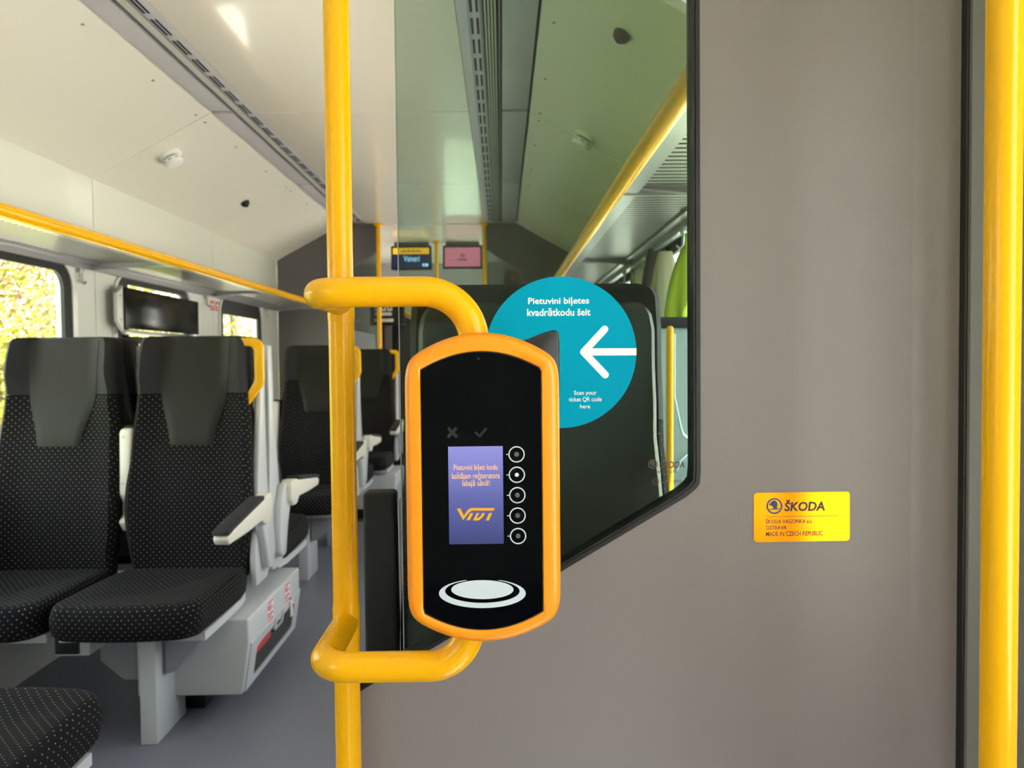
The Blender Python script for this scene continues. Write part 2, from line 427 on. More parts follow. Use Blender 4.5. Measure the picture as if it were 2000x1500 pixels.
# flat part with sloping cut, then a rounded flank that comes forward to the door post
wf = MB()
corner = [(XG1+GW*0, ZT), (XG1, gz(XG1)+.018), (XG1-.004, gz(XG1)+.006), (XG1-.016, gz(XG1-.016))]
wf.prism([(XPL, 0), (XBEND, 0), (XBEND, ZT)]+corner+[(XPL, gz(XPL))], YP, YP+.032)
R = XSEAM-XBEND; rings = []
arc = [(XBEND+R*math.sin(a), YP-.042*(1-math.cos(a))) for a in [i*PI/2/10 for i in range(11)]]
back = [(x+.012, y+.03) for x, y in arc]
vs = [(x, y, z) for z in (0, ZT) for x, y in arc+back[::-1]]; n_ = 22
wf.add(vs, [tuple(range(n_-1, -1, -1)), tuple(range(n_, 2*n_))]+[(i, (i+1) % n_, (i+1) % n_+n_, i+n_) for i in range(n_)])
wfo = struct('wall_front', wf, 'wall_grey', smooth=30)
# gasket: band along the slope and up the right side
off = Vector((-k_sl, 1)).normalized()
def band(o_):   # line shifted by o_ into the glass, with a rounded corner
    r0 = .022
    def zl(x): return gz(x)+o_/off.y
    xr = XG1-o_; pts = [(XPL+.002, zl(XPL+.002))]
    xc = xr-.02; pts += [(xc, zl(xc)), (xr-.007, zl(xr-.007)+.003), (xr-.0015, zl(xr)+.006), (xr, zl(xr)+.022)]
    return pts+[(xr, ZT)]
A, B_ = band(-.002), band(GW)
part('gasket', MB().prism(A+B_[::-1], YP-.0025, YP+.034), 'black_rubber', wfo, smooth=0)
A2, B2 = band(GW*.35), band(GW*.6)
part('gasket_lip', MB().prism(A2+B2[::-1], YP-.0045, YP-.002), 'black_rubber', wfo, smooth=0)
post = struct('trim_3', MB().box(XSEAM+.003, XD+.06, YP-.052, YP+.03, 0, ZT, bev=.002), 'jamb_grey')
part('seam_seal', MB().box(XSEAM-.001, XSEAM+.004, YP-.046, YP-.02, 0, ZT), 'black_rubber', post, smooth=0)

gp = thing('glass_screen', 'tall green tinted glass screen above the grey partition, cut on a slope', 'glass screen', ((XG0+XG1)/2, YP+.012, 1.0))
def gloc(x, z): return (x-(XG0+XG1)/2, z-1.0)
gpoly = [gloc(XG0, gz(XG0)+.004), gloc(XG1-.022, gz(XG1-.022)+.004), gloc(XG1-.006, gz(XG1)+.012), gloc(XG1-.004, gz(XG1)+.03), gloc(XG1-.004, ZT-.002), gloc(XG0, ZT-.002)]
part('pane', MB().prism(gpoly, 0, .006), 'glass_tint', gp, smooth=0)
part('polished_edge', MB().box(gloc(XG0, 0)[0]-.0012, gloc(XG0, 0)[0], 0, .006, gz(XG0)+.004-1, ZT-.002-1), 'alu', gp, smooth=0)
# etched maker's marks on the pane
def gpx(px, py):
    p = P(px, py, YP+.0115); return gloc(p.x, p.z)
def box_px(body, x0, x1, y0, y1, f):
    a = f(x0, (y0+y1)/2); b__ = f(x1, (y0+y1)/2); t_ = f((x0+x1)/2, y0); u_ = f((x0+x1)/2, y1)
    return (body, a[0], b__[0], (a[1]+b__[1])/2, t_[1]-u_[1])
text_lines('etched_name', gp, [box_px('ŠKODA', 1288, 1337, 898, 914, gpx)], 'etch', -.0006, bold=.02, shear=.18)
text_lines('etched_code', gp, [box_px('EBO  SGLAS', 1281, 1322, 919, 924, gpx), box_px('E7', 1276, 1284, 937, 944, gpx), box_px('43R  - 009964', 1290, 1331, 937, 943, gpx), box_px('1  - - -', 1302, 1322, 949, 953, gpx)], 'etch', -.0006)
def annulus(cx, cz, r0, r1, y0, y1, n=40):
    return ring_prism([(cx+r1*math.cos(2*PI*i/n), cz+r1*math.sin(2*PI*i/n)) for i in range(n)], [(cx+r0*math.cos(2*PI*i/n), cz+r0*math.sin(2*PI*i/n)) for i in range(n)], y0, y1, 'Y')
def emblem(parent, cx, cz, r, y, m):
    part('emblem_ring', annulus(cx, cz, r*.80, r, y, y+.0003), m, parent, smooth=0)
    S = r/120.0
    def q(pts): return [(cx+(x-120)*S, cz-(z_-120)*S) for x, z_ in pts]
    mb = MB()
    wing = [(88, 45), (104, 36), (124, 34), (145, 48), (163, 72), (168, 100), (163, 128), (155, 150), (170, 158), (195, 152), (197, 166), (176, 176), (120, 172), (80, 176), (48, 178), (44, 166), (62, 160), (86, 166), (104, 152), (98, 138), (84, 120), (66, 112), (34, 106), (38, 92), (58, 98), (46, 84), (44, 70), (70, 82), (60, 62)]
    mb.prism(q(wing), y, y+.0003)
    part('emblem_wing', mb, m, parent, smooth=0)
ec = gpx(1275, 906.5); er = (gpx(1284.5, 906.5)[0]-ec[0])
emblem(gp, ec[0], ec[1], er, -.0006, 'etch')
e7 = gpx(1280, 940.5); part('etched_ring', annulus(e7[0], e7[1], er*.62, er*.74, -.0006, -.0003), 'etch', gp, smooth=0)

# ------------------------------------------------------------------ yellow pole with its two bent tubes
pc = P(668.5, 750, 1.05); XPOLE = pc.x; PR = .0174
pole = thing('handrail_pole', 'yellow pole at the edge of the grey partition, carrying the ticket machine', 'pole', (XPOLE, 1.05, 0))
part('pole', MB().tube([(0, 0, 0), (0, 0, 1.0), (0, 0, ZC)], PR, 40), 'yellow', pole)
YT = .893
def bent(pA, pB, za, up_):
    """tube that leaves the pole forwards, bends right, and turns into the machine"""
    x0 = 0; yb = YT-1.05; r1 = .036
    pts = [(0, -.004, za), (0, yb+r1+.02, za), (0, yb+r1, za)]
    for i in range(1, 11):
        a = PI/2*i/10; pts.append((r1-r1*math.cos(a), yb+r1-r1*math.sin(a), za))
    xe = pA; r2 = pB-pA
    pts.append((xe*.6+r1*.4, yb, za)); pts.append((xe, yb, za))
    for i in range(1, 15):
        a = PI/2*i/14; pts.append((xe+r2*math.sin(a), yb, za-up_*(r2-r2*math.cos(a))))
    pts.append((pB, yb, za-up_*(r2+.03)))
    return MB().tube(pts, .0176, 28)
zu = P(750, 570, YT).z; zl_ = P(760, 1302, YT).z
xa = P(836, 570, YT).x-XPOLE; xb = P(926, 660, YT).x-XPOLE
part('upper_tube', bent(xa-.006, xb, zu, 1), 'yellow', pole)
part('lower_tube', bent(xa-.004, P(918, 1260, YT).x-XPOLE, zl_, -1), 'yellow', pole)
for z_, nm in ((zu, 'weld_collar'), (zl_, 'weld_collar')):
    part(nm, MB().lathe([(PR+.0001, -.027), (PR+.0008, -.019), (PR+.0008, .019), (PR+.0001, .027)], seg=32, c=(0, 0, z_)), 'yellow', pole)

rp = P(1955.5, 750, .79)
rpole = thing('handrail_pole', 'yellow vertical pole by the doorway post, far right', 'pole', (rp.x, .79, 0))
part('pole', MB().tube([(0, 0, 0), (0, 0, 1), (0, 0, ZC)], .0172, 40), 'yellow', rpole)
part('foot_flange', MB().lathe([(.034, 0), (.034, .008), (.02, .014)], seg=32), 'yellow', rpole)

# ------------------------------------------------------------------ ticket validator
YF = .845
vc = P(943, 955, YF)
val = thing('ticket_validator', 'orange ticket machine with black glass face and lit screen, held by yellow tubes', 'ticket machine', (vc.x, YF, vc.z), 0)
def vp(px, py, Y=YF):
    p = P(px, py, Y); return (p.x-vc.x, p.z-vc.z)
HW = (vp(1094, 955)[0]-vp(789, 955)[0])/2
zt, zb = vp(940, 648)[1], vp(945, 1260)[1]
zs, zs2 = vp(940, 705)[1], vp(945, 1207)[1]           # where the side meets the arc
def arch(hw, top, sh, bot, sh2, n=24):
    pts = []
    for i in range(n+1):
        x = hw-2*hw*i/n; pts.append((x, sh+(top-sh)*(1-(x/hw)**2)))
    for i in range(n+1):
        x = -hw+2*hw*i/n; pts.append((x, sh2+(bot-sh2)*(1-(x/hw)**2)))
    return pts
def soften(poly, it=3, k=.25, lim=None):
    for _ in range(it):
        out = []
        n = len(poly)
        for i in range(n):
            p, q_ = poly[i], poly[(i+1) % n]
            out += [(p[0]*(1-k)+q_[0]*k, p[1]*(1-k)+q_[1]*k), (p[0]*k+q_[0]*(1-k), p[1]*k+q_[1]*(1-k))]
        poly = out
    return poly
def round_corners(poly, r, thr=25):
    out = []; n = len(poly)
    for i in range(n):
        a, b__, c = Vector(poly[i-1]), Vector(poly[i]), Vector(poly[(i+1) % n])
        u, v = (a-b__), (c-b__)
        out.append(tuple(b__))
    return out
# outer outline with generous corners built as arcs between side and arch
def outline(hw, top, sh, bot, sh2, rc):
    base = arch(hw, top, sh, bot, sh2, 40)
    # replace points near corners by a smooth blend
    c = (0, 0); N = 240
    angs = [2*PI*i/N for i in range(N)]
    pts = radial(base, c, angs)
    for _ in range(int(rc)):
        pts = [tuple(pts[i][j]*.5+(pts[i-1][j]+pts[(i+1) % N][j])*.25 for j in (0, 1)) for i in range(N)]
    return pts
out_o = outline(HW, zt, zs, zb, zs2, 9)
def norm_inset(pts, d):
    n = len(pts); res = []
    for i in range(n):
        t_ = (Vector(pts[(i+1) % n])-Vector(pts[i-1])).normalized(); nn = Vector((-t_.y, t_.x))
        res.append((pts[i][0]+nn.x*d, pts[i][1]+nn.y*d))
    return res
HI = (vp(1059.5, 955)[0]-vp(823, 955)[0])/2
xi = (vp(1059.5, 955)[0]+vp(823, 955)[0])/2
inn = [(x+xi, z_) for x, z_ in arch(HI, vp(940, 686)[1], vp(940, 721)[1], vp(945, 1232)[1], vp(945, 1197)[1], 40)]
N = 240; angs = [2*PI*i/N for i in range(N)]
in_o = radial(inn, (0, 0), angs)
prof = []
for d, y in ((.006, .066), (.0015, .062), (0, .055), (0, .014), (.0010, .008), (.0032, .0035), (.0065, .001), (.0095, 0.0)):
    prof.append([(x, y, z_) for x, z_ in norm_inset(out_o, d)])
rim = norm_inset(in_o, 0)
prof.append([(x*1.012, .0008, z_*1.006) for x, z_ in rim]); prof.append([(x, .0022, z_) for x, z_ in rim]); prof.append([(x, .012, z_) for x, z_ in rim])
part('housing', MB().loft(prof), 'orange', val, smooth=50)
bez = MB(); r1 = [(x, .0026, z_) for x, z_ in in_o]; r2 = [(x*.986, .0026, z_*.993) for x, z_ in in_o]; r3 = [(x*.986, .006, z_*.993) for x, z_ in in_o]; r4 = [(x, .006, z_) for x, z_ in in_o]
bez.loft([r1, r2, r3, r4], cap=False)
part('face_seal', bez, 'black_rubber', val)
part('face_glass', MB().loft([[(x*.985, .0045, z_*.9925) for x, z_ in in_o], [(x*.985, .003, z_*.9925) for x, z_ in in_o]]), 'face_black', val, smooth=0)
YG = .0029
# lit screen with text and logo
a = vp(876, 873); b_ = vp(983, 1063)
scr = part('screen', MB().box(vp(876, 970)[0], vp(983, 970)[0], YG-.0003, YG+.0004, b_[1], a[1]), 'screen_lit', val, smooth=0)
text_lines('screen_text', scr, [box_px('Pietuvini biļeti kodu', 886, 972, 907, 922, vp), box_px('lasītājam reģistratora', 882, 976, 922, 939, vp), box_px('labajā sānā!', 903, 956, 938, 953, vp)], 'screen_orange', YG-.0007, bold=.006)
lg = MB()
def lp(pts): return [vp(x, y) for x, y in pts]
CX = lambda x: 892+(x-197)*.2667; CY = lambda y: 993+(y-573)*.2667
def lpc(pts): return [vp(CX(x), CY(y)) for x, y in pts]
lg.prism(lpc([(197, 577), (224, 577), (248, 630), (275, 590), (290, 577), (305, 573), (476, 573), (468, 592), (312, 592), (298, 597), (285, 608), (243, 662)]), YG-.0008, YG-.0004)
lg.prism(lpc([(296, 610), (318, 610), (293, 662), (268, 662)]), YG-.0008, YG-.0004)
lg.prism(lpc([(342, 610), (362, 610), (342, 646), (352, 646), (372, 632), (382, 610), (404, 610), (392, 634), (365, 660), (352, 664), (316, 664)]), YG-.0008, YG-.0004)
lg.prism(lpc([(434, 610), (457, 610), (432, 664), (410, 664)]), YG-.0008, YG-.0004)
part('screen_logo', lg, 'logo_yellow', scr, smooth=0)
# five ringed buttons
for i, (bx, by) in enumerate(((1009, 888), (1009.5, 928), (1010.5, 968), (1011, 1008), (1012, 1048))):
    c = vp(bx, by); r = vp(1025, by)[0]-vp(1009, by)[0]
    bt = part('button', annulus(c[0], c[1], r*.86, r*1.0, YG-.0004, YG+.0003), 'print_pale', val, smooth=0)
    l0 = vp(bx-20.5, by)
    part('button_tick', MB().box(l0[0], c[0]-r*.95, YG-.0004, YG+.0003, c[1]-.00045, c[1]+.00045), 'print_pale', bt, smooth=0)
    part('indicator', MB().lathe([(r*.30, 0), (r*.30, -.0003), (r*.1, -.0005)], axis='Y', seg=20, c=(c[0], YG, c[1])), 'led_dim', bt)
    if i == 1: part('indicator_light', MB().lathe([(r*.2, 0), (r*.2, -.0006)], axis='Y', seg=16, c=(c[0], YG, c[1])), 'led_on', bt)
# contactless card symbol: ellipse with an open ring round it
def ell(cx, cy, a_, b__, n=64, t0=0, t1=360):
    return [vp(cx+a_*math.cos(math.radians(t0+(t1-t0)*i/n)), cy+b__*math.sin(math.radians(t0+(t1-t0)*i/n))) for i in range(n+1)]
part('card_symbol', MB().prism(ell(942, 1153, 61, 18.5)[:-1], YG-.0004, YG+.0003), 'print_pale', val, smooth=0)
t0, t1 = -66, 246
oo = ell(942, 1160.5, 85, 28.5, 80, t0, t1); ii = ell(942, 1156, 73, 23, 80, t0, t1)
part('card_ring', MB().prism(oo+ii[::-1], YG-.0004, YG+.0003), 'print_pale', val, smooth=0)
cm = MB().prism(lp([(926, 846), (930, 843), (936, 849), (948, 835), (952, 838), (937, 856)]), YG-.0003, YG+.0003)
part('check_mark', cm, 'ghost_print', val, smooth=0)
cx_ = MB().prism(lp([(873, 838), (877, 834), (883, 841), (889, 834), (894, 838), (888, 845), (895, 852), (890, 857), (883, 850), (877, 857), (872, 853), (878, 845)]), YG-.0003, YG+.0003)
part('cross_mark', cx_, 'ghost_print', val, smooth=0)
c = vp(934.5, 700.5); part('camera_hole', annulus(c[0], c[1], .0008, .0017, YG-.0003, YG+.0003, 16), 'ghost_print', val, smooth=0)
# barcode reader on the right flank
sy = .905
def sp_(px, py):
    p = P(px, py, sy); return (p.x-vc.x, p.z-vc.z)
part('barcode_reader', MB().prism([sp_(x, y) for x, y in ((985, 676), (1030, 662), (1066, 648), (1082, 644), (1089, 646), (1092, 653), (1093.5, 776), (1088, 792), (985, 800))], sy-YF, sy-YF+.062, bev=.0022), 'scanner_black', val, smooth=50)
part('reader_window', MB().box(sp_(1093.5, 700)[0]-.001, sp_(1093.5, 700)[0]+.0008, sy-YF+.014, sy-YF+.05, sp_(1093, 765)[1], sp_(1093, 665)[1], bev=.0005), 'face_black', val)
part('back_plate', MB().box(-.05, .05, .062, .09, -.10, .10, bev=.006), 'scanner_black', val)

# ------------------------------------------------------------------ round cyan sticker on the glass
ys_ = YP+.0105
c = P(1095.5, 688.5, ys_); rs = P(1243, 688, ys_).x-c.x
st = thing('instruction_sticker', 'round cyan sticker with white arrow on the glass behind the ticket machine', 'sticker', (c.x, ys_, c.z))
def stp(px, py):
    p = P(px, py, ys_); return (p.x-c_st.x, p.z-c_st.z)
c_st = c
part('disc', MB().lathe([(rs, .0008), (rs, 0), (rs*.5, 0)], axis='Y', seg=96), 'cyan', st, smooth=0)
arr = MB()
def stroke(p, q_, wd, mb, cap0=True, cap1=True):
    p, q_ = Vector(p), Vector(q_); d = (q_-p).normalized(); nn = Vector((-d.y, d.x))*wd/2; a0 = math.atan2(nn.y, nn.x); pts = []
    if cap0: pts += [tuple(p+Vector((math.cos(a0+PI*i/10), math.sin(a0+PI*i/10)))*wd/2) for i in range(11)]
    else: pts += [tuple(p+nn), tuple(p-nn)]
    if cap1: pts += [tuple(q_+Vector((math.cos(a0+PI+PI*i/10), math.sin(a0+PI+PI*i/10)))*wd/2) for i in range(11)]
    else: pts += [tuple(q_-nn), tuple(q_+nn)]
    mb.prism(pts, -.0004-.00004*(len(mb.v) % 7), .0002)
wd = stp(1147, 687)[0]-stp(1133, 687)[0]
stroke(stp(1140, 687.5), stp(1181, 643), wd, arr); stroke(stp(1140, 687.5), stp(1182, 732), wd, arr); stroke(stp(1145, 687.5), stp(1243, 687), wd, arr, True, False)
part('arrow', arr, 'pure_white', st, smooth=0)
text_lines('heading', st, [box_px('Pietuvini biļetes', 1031.5, 1150.5, 580.5, 597.5, stp), box_px('kvadrātkodu šeit', 1029.5, 1153, 602, 617, stp)], 'pure_white', -.0004, bold=.018)
text_lines('small_text', st, [box_px('Scan your', 1121, 1165, 763, 773.5, stp), box_px('ticket QR code', 1111, 1175, 775.5, 785.5, stp), box_px('here', 1133, 1152.5, 789.5, 797.5, stp)], 'pure_white', -.0004, bold=.003)

# ------------------------------------------------------------------ maker's plate
yp_ = YP-.0012
pcn = P(1566, 1009.5, yp_)
pl = thing('maker_plate', 'brass coloured metal plate with blue lettering on the grey partition', 'plate', (pcn.x, yp_, pcn.z))
pl.rotation_euler = (0, math.radians(-.15), 0)
def plp(px, py):
    p = P(px, py, yp_); return (p.x-pcn.x, p.z-pcn.z)
hw_ = (plp(1659.5, 1009)[0]-plp(1472, 1009)[0])/2; hh = (plp(1566, 961)[1]-plp(1566, 1057)[1])/2
part('plate', MB().prism(rrect(-hw_, hw_, -hh, hh, .0048), 0, .0012), 'brass', pl, smooth=0)
def pz(x, y): return plp(1440+x*.13, 930+y*.13)
def pbx(body, x0, x1, y0, y1):
    return box_px(body, x0, x1, y0, y1, pz)
text_lines('brand_name', pl, [pbx('ŠKODA', 708, 1318, 350, 525)], 'ink_navy', -.0003, bold=.03, shear=.12)
text_lines('maker_lines', pl, [pbx('ŠKODA VAGONKA a.s.', 428, 1128, 632, 708), pbx('OSTRAVA', 430, 744, 742, 802), pbx('MADE IN CZECH REPUBLIC', 430, 1280, 828, 896)], 'ink_navy', -.0003, bold=.012)
l0, l1 = pz(432, 611), pz(1507, 595)
part('rule', MB().prism([(l0[0], l0[1]-.0003), (l1[0], l1[1]-.0003), (l1[0], l1[1]+.0003), (l0[0], l0[1]+.0003)], -.0003, .0001), 'ink_navy', pl, smooth=0)
ec = pz(558, 448); emblem(pl, ec[0], ec[1], pz(678, 448)[0]-ec[0], -.0003, 'ink_blue')

# ------------------------------------------------------------------ seats
CACHE = {}
def cached(key, fn):
    if key not in CACHE: CACHE[key] = fn()
    return CACHE[key]
def lerp(pts, v):
    for (a, x), (b__, y) in zip(pts, pts[1:]):
        if v <= b__: 
            t_ = (v-a)/(b__-a); t_ = t_*t_*(3-2*t_); return x+(y-x)*t_
    return pts[-1][1]
ZB0, ZBH = .43, .868
def bw(v): return lerp([(0, .205), (.3, .226), (.6, .214), (.75, .198), (.9, .192), (1, .186)], v)
def byc(v): return .015+.125*v-.022*math.sin(PI*min(1, v/.75))
def front(u, v):
    b__ = lerp([(0, .012), (.3, .034), (.62, .03), (.76, .05), (.86, .078), (1, .068)], v)
    k = max(0, (abs(u)-.50)/.5); k = k*k*(3-2*k)
    edge = max(0, (abs(u)-.88)/.12)
    return Vector((u*bw(v), byc(v)-b__*k+.028*edge*edge, ZB0+v*ZBH))
def ring_back(v, th, nu=20, shrink=0.0):
    pts = [front(-1+2*i/nu, v) for i in range(nu+1)]
    if shrink:
        c = Vector((0, byc(v)+th/2, pts[0].z)); pts = [c+(p-c)*(1-shrink) for p in pts]
    yb = byc(v)+th*(1-shrink*.5); w_ = bw(v)*(1-shrink)
    return pts+[Vector((w_*.985, yb-.02, pts[0].z)), Vector((w_*.93, yb, pts[0].z)), Vector((0, yb+.004, pts[0].z)), Vector((-w_*.93, yb, pts[0].z)), Vector((-w_*.985, yb-.02, pts[0].z))]
def back_mesh():
    r = [ring_back(0, .06, shrink=.06)]+[ring_back(v, .062) for v in [.015+.745*i/16 for i in range(17)]]
    return MB().loft(r).mesh('backrest', 'fabric', uv=True, smooth=50)
def head_mesh():
    vs_ = [.762+.215*i/8 for i in range(9)]
    r = [ring_back(v, .062) for v in vs_]
    for v, s_ in ((.987, .02), (.995, .06), (1.0, .14)): 
        rr = ring_back(v, .062, shrink=s_)
        r.append(rr)
    return MB().loft(r).mesh('headrest', 'seat_dark', smooth=60)
def pad_mesh():
    rows = []; nu = 12
    def hw(v): return lerp([(.55, .078), (.77, .119), (.85, .122), (1, .127)], v)
    def pt(u, v, o): 
        x = u*hw(v); p = front(x/bw(v), v); return Vector((x, p.y-o, p.z))
    vs_ = [.548+.447*i/16 for i in range(17)]
    f = []; 
    rings = []
    for v in vs_:
        fr = [pt(-1+2*i/nu, v, (.008 if 0 < i < nu else .003)) for i in range(nu+1)]
        bk = [pt(1-2*i/nu, v, -.012) for i in range(nu+1)]
        rings.append(fr+bk)
    rings[0] = [Vector((p.x, p.y+.005 if i <= nu else p.y, p.z)) for i, p in enumerate(rings[0])]
    top = [Vector((p.x, p.y+.02 if i <= nu else p.y+.02, p.z+.006)) for i, p in enumerate(rings[-1])]
    return MB().loft(rings+[top]).mesh('head_pad', 'vinyl', smooth=50)
def shell_mesh(m):
    def r_(v, o, s_):
        w_ = (bw(v)-.017)*s_; y = byc(v)+.062; z_ = ZB0+v*ZBH; d = o
        return [Vector((w_*x, y+o*k, z_)) for x, k in ((-1, 0), (-.985, .6), (-.95, 1), (-.5, 1.15), (0, 1.2), (.5, 1.15), (.95, 1), (.985, .6), (1, 0))]+[Vector((w_*.9, y-.01, z_)), Vector((-w_*.9, y-.01, z_))]
    rs_ = [r_(.02, .004, .9)]+[r_(.04+.88*i/14, .022, 1) for i in range(15)]+[r_(.945, .021, .985), r_(.957, .019, .955), r_(.965, .014, .91), r_(.969, .006, .86)]
    return MB().loft(rs_).mesh('shell', m, smooth=50)
def cushion_outline(k=1.0, n=10):
    # plan outline: straight sides, rounded bowed front
    w_, f_, r = .224, -.50, .075
    pts = [(w_-.012, 0.0)]
    pts += [(w_, -.08), (w_+.002, -.25)]
    for i in range(n+1):
        a = PI/2*i/n; pts.append((w_-r+r*math.cos(a), f_+r-.0-r*math.sin(a)))
    for i in range(1, 6):
        x = (w_-r)*(1-2*i/6); pts.append((x, f_-.012*(1-(x/(w_-r))**2)))
    for i in range(n+1):
        a = PI/2*i/n; pts.append((-w_+r-r*math.sin(a), f_+r-r*math.cos(a)))
    pts += [(-w_-.002, -.25), (-w_, -.08), (-w_+.012, 0.0)]
    return pts
def cushion_mesh():
    o = cushion_outline(); c = (0, -.24)
    def ring(s_, z_, sag=0):
        res = []
        for x, y in o:
            X, Y = c[0]+(x-c[0])*s_, c[1]+(y-c[1])*s_
            zz = z_ + .012*(-(Y+.25)/.25)*.6 - sag*(1-abs(X)/.23)
            res.append((X, Y, zz))
        return res
    rs_ = [ring(.86, .385), ring(.93, .388), ring(.975, .402), ring(.995, .43), ring(.995, .452), ring(.975, .474), ring(.94, .487), ring(.88, .492), ring(.75, .490, .004), ring(.5, .486, .008), ring(.25, .482, .012), ring(.04, .48, .014)]
    return MB().loft(rs_).mesh('seat_cushion', 'fabric', uv=True, smooth=60)
def pan_mesh():
    o = cushion_outline(); 
    return MB().prism([(x*.975, max(-.405, -.24+(y+.24)*.97)) for x, y in o], .366, .392, axis='Z').mesh('seat_pan', 'seat_grey')
def handle_mesh(s):
    o_ = [(.172, 1.290), (.215, 1.290), (.236, 1.285), (.248, 1.274), (.254, 1.256), (.255, 1.135), (.247, 1.112), (.200, 1.048), (.186, 1.030)]
    i_ = [(.186, 1.078), (.217, 1.128), (.220, 1.142), (.220, 1.243), (.216, 1.254), (.206, 1.259), (.172, 1.259)]
    return MB().prism([(s*x, z) for x, z in o_+i_], .092, .112, bev=.005).mesh('grab_handle', 'yellow', smooth=50)
def frame_mesh(s):
    poly = [(.128, 1.265), (.176, 1.265), (.168, 1.05), (.178, .78), (.205, .56), (.19, .43), (.15, .40), (.03, .40), (.022, .50), (.075, .80), (.115, 1.05)]
    return MB().prism(poly, s*.213, s*.236, axis='X', bev=.005).mesh('side_frame', 'seat_grey', smooth=50)
def hub_mesh(s):
    poly = [(-.02, .69), (.02, .725), (.085, .725), (.14, .64), (.165, .52), (.155, .465), (.125, .445), (.085, .45), (.05, .56)]
    return MB().prism(poly, s*.234, s*.266, axis='X', bev=.008).mesh('arm_bracket', 'seat_grey', smooth=50)
def arm_mesh(s):
    poly = [(.055, .735), (-.02, .728), (-.33, .690), (-.372, .682), (-.385, .665), (-.37, .645), (-.20, .645), (-.05, .652), (-.01, .628), (.035, .628), (.07, .66), (.075, .71)]
    return MB().prism(poly, s*.238, s*.286, axis='X', bev=.007).mesh('armrest', 'white_plastic', smooth=50)
def armpad_mesh(s):
    poly = [(-.03, .737), (-.33, .700), (-.380, .690), (-.388, .678), (-.375, .676), (-.33, .685), (-.03, .722)]
    return MB().prism(poly, s*.236, s*.288, axis='X', bev=.003).mesh('armrest_pad', 'seat_dark', smooth=50)
def arm_up_mesh(s):
    poly = [(.02, .64), (.05, .66), (.055, .70), (.035, .735), (.045, .958), (.06, .968), (.11, .968), (.112, .80), (.10, .70), (.085, .60), (.05, .60)]
    return MB().prism(poly, s*.226, s*.268, axis='X', bev=.008).mesh('armrest', 'white_plastic', smooth=50)
def armpad_up_mesh(s):
    return MB().box(s*.222, s*.272, .080, .126, .62, .976, bev=.006).mesh('armrest_pad', 'seat_dark', smooth=50)
def armscrew_mesh(s):
    return MB().lathe([(.004, 0), (.004, -.002)], axis='Y', seg=10, c=(0, 0, 0)).mesh('armrest_screw', 'alu')
def pedestal_mesh(s):
    return MB().box(s*-.03, s*.022, -.305, -.085, 0, .37, bev=.003).mesh('pedestal', 'seat_grey')
def gusset_mesh(s):
    return MB().prism([(s*.03, .37), (s*.18, .37), (s*.18, .345), (s*.065, .215), (s*.03, .205)], -.26, -.14, bev=.004).mesh('gusset', 'mid_grey', smooth=50)
def plate_mesh(s):
    return MB().prism([(s*-.225, .37), (s*-.03, .37), (s*-.03, .15), (s*-.15, .15), (s*-.225, .215)], -.16, -.14).mesh('support_plate', 'mid_grey')  # darker grey puts the shadow under the seat into the colour
def socket_mesh(s):
    return MB().box(s*-.295, s*-.185, -.30, -.18, .285, .350, bev=.004).mesh('power_box', 'seat_grey')
def socketface_mesh(s):
    return MB().box(s*-.290, s*-.215, -.306, -.298, .292, .345, bev=.002).mesh('power_socket', 'black')

def seat(label, X, Y, facing, s, aisle=True, arm='down', handle=True, pedestal=True, shell='shell', group=None):
    r = thing('train_seat', label, 'seat', (X, Y, 0), 0 if facing < 0 else PI, group)
    s = s if facing < 0 else -s           # aisle side in local axes
    ob('seat_cushion', cached('cu', cushion_mesh), r); ob('seat_pan', cached('pan', pan_mesh), r)
    bk = ob('backrest', cached('bk', back_mesh), r); hd = ob('headrest', cached('hd', head_mesh), r)
    ob('head_pad', cached('pad', pad_mesh), hd)
    ob('back_shell', cached('sh'+shell, lambda: shell_mesh(shell)), r)
    if aisle:
        ob('side_frame', cached(('fr', s), lambda: frame_mesh(s)), r)
    if arm == 'down':
        ob('arm_bracket', cached(('hub', s), lambda: hub_mesh(s)), r)
        a_ = ob('armrest', cached(('arm', s), lambda: arm_mesh(s)), r); ob('armrest_pad', cached(('ap', s), lambda: armpad_mesh(s)), a_)
    elif arm == 'up':
        a_ = ob('armrest', cached(('armu', s), lambda: arm_up_mesh(s)), r); ob('armrest_pad', cached(('apu', s), lambda: armpad_up_mesh(s)), a_)
        [ob('armrest_screw', cached('asc', lambda: armscrew_mesh(s)), a_, (s*.24, y_, z_)) for y_, z_ in ((.043, .94), (.036, .775))]
    if handle: ob('grab_handle', cached(('gh', s), lambda: handle_mesh(s)), r)
    if pedestal:
        ob('pedestal', cached(('pd', s), lambda: pedestal_mesh(s)), r); ob('gusset', cached(('gu', s), lambda: gusset_mesh(s)), r)
        ob('support_plate', cached(('spl', s), lambda: plate_mesh(s)), r)
        pb = ob('power_box', cached(('pb', s), lambda: socket_mesh(s)), r); ob('power_socket', cached(('ps', s), lambda: socketface_mesh(s)), pb)
    return r
XA, XW = -1.118, -1.592
GS = 'dotted seats along the left windows'
seat('dotted seat cushion cut off by the bottom left corner, facing away', XA+.038, 1.18, 1, 1, arm='', aisle=False, handle=False, group=GS)
seat('dark dotted aisle seat facing us with yellow grab handle, front row', XA, 2.70, -1, 1, group=GS)
seat('dark dotted window seat facing us, cut by the left edge, armrest folded up', XW, 2.70, -1, 1, aisle=False, arm='up', handle=False, pedestal=False, group=GS)
seat('aisle seat facing away, back to back behind the front row aisle seat', XA, 3.09, 1, 1, handle=False, group=GS)
seat('window seat facing away, back to back behind the front row window seat', XW, 3.09, 1, 1, aisle=True, arm='', handle=False, pedestal=False, group=GS)
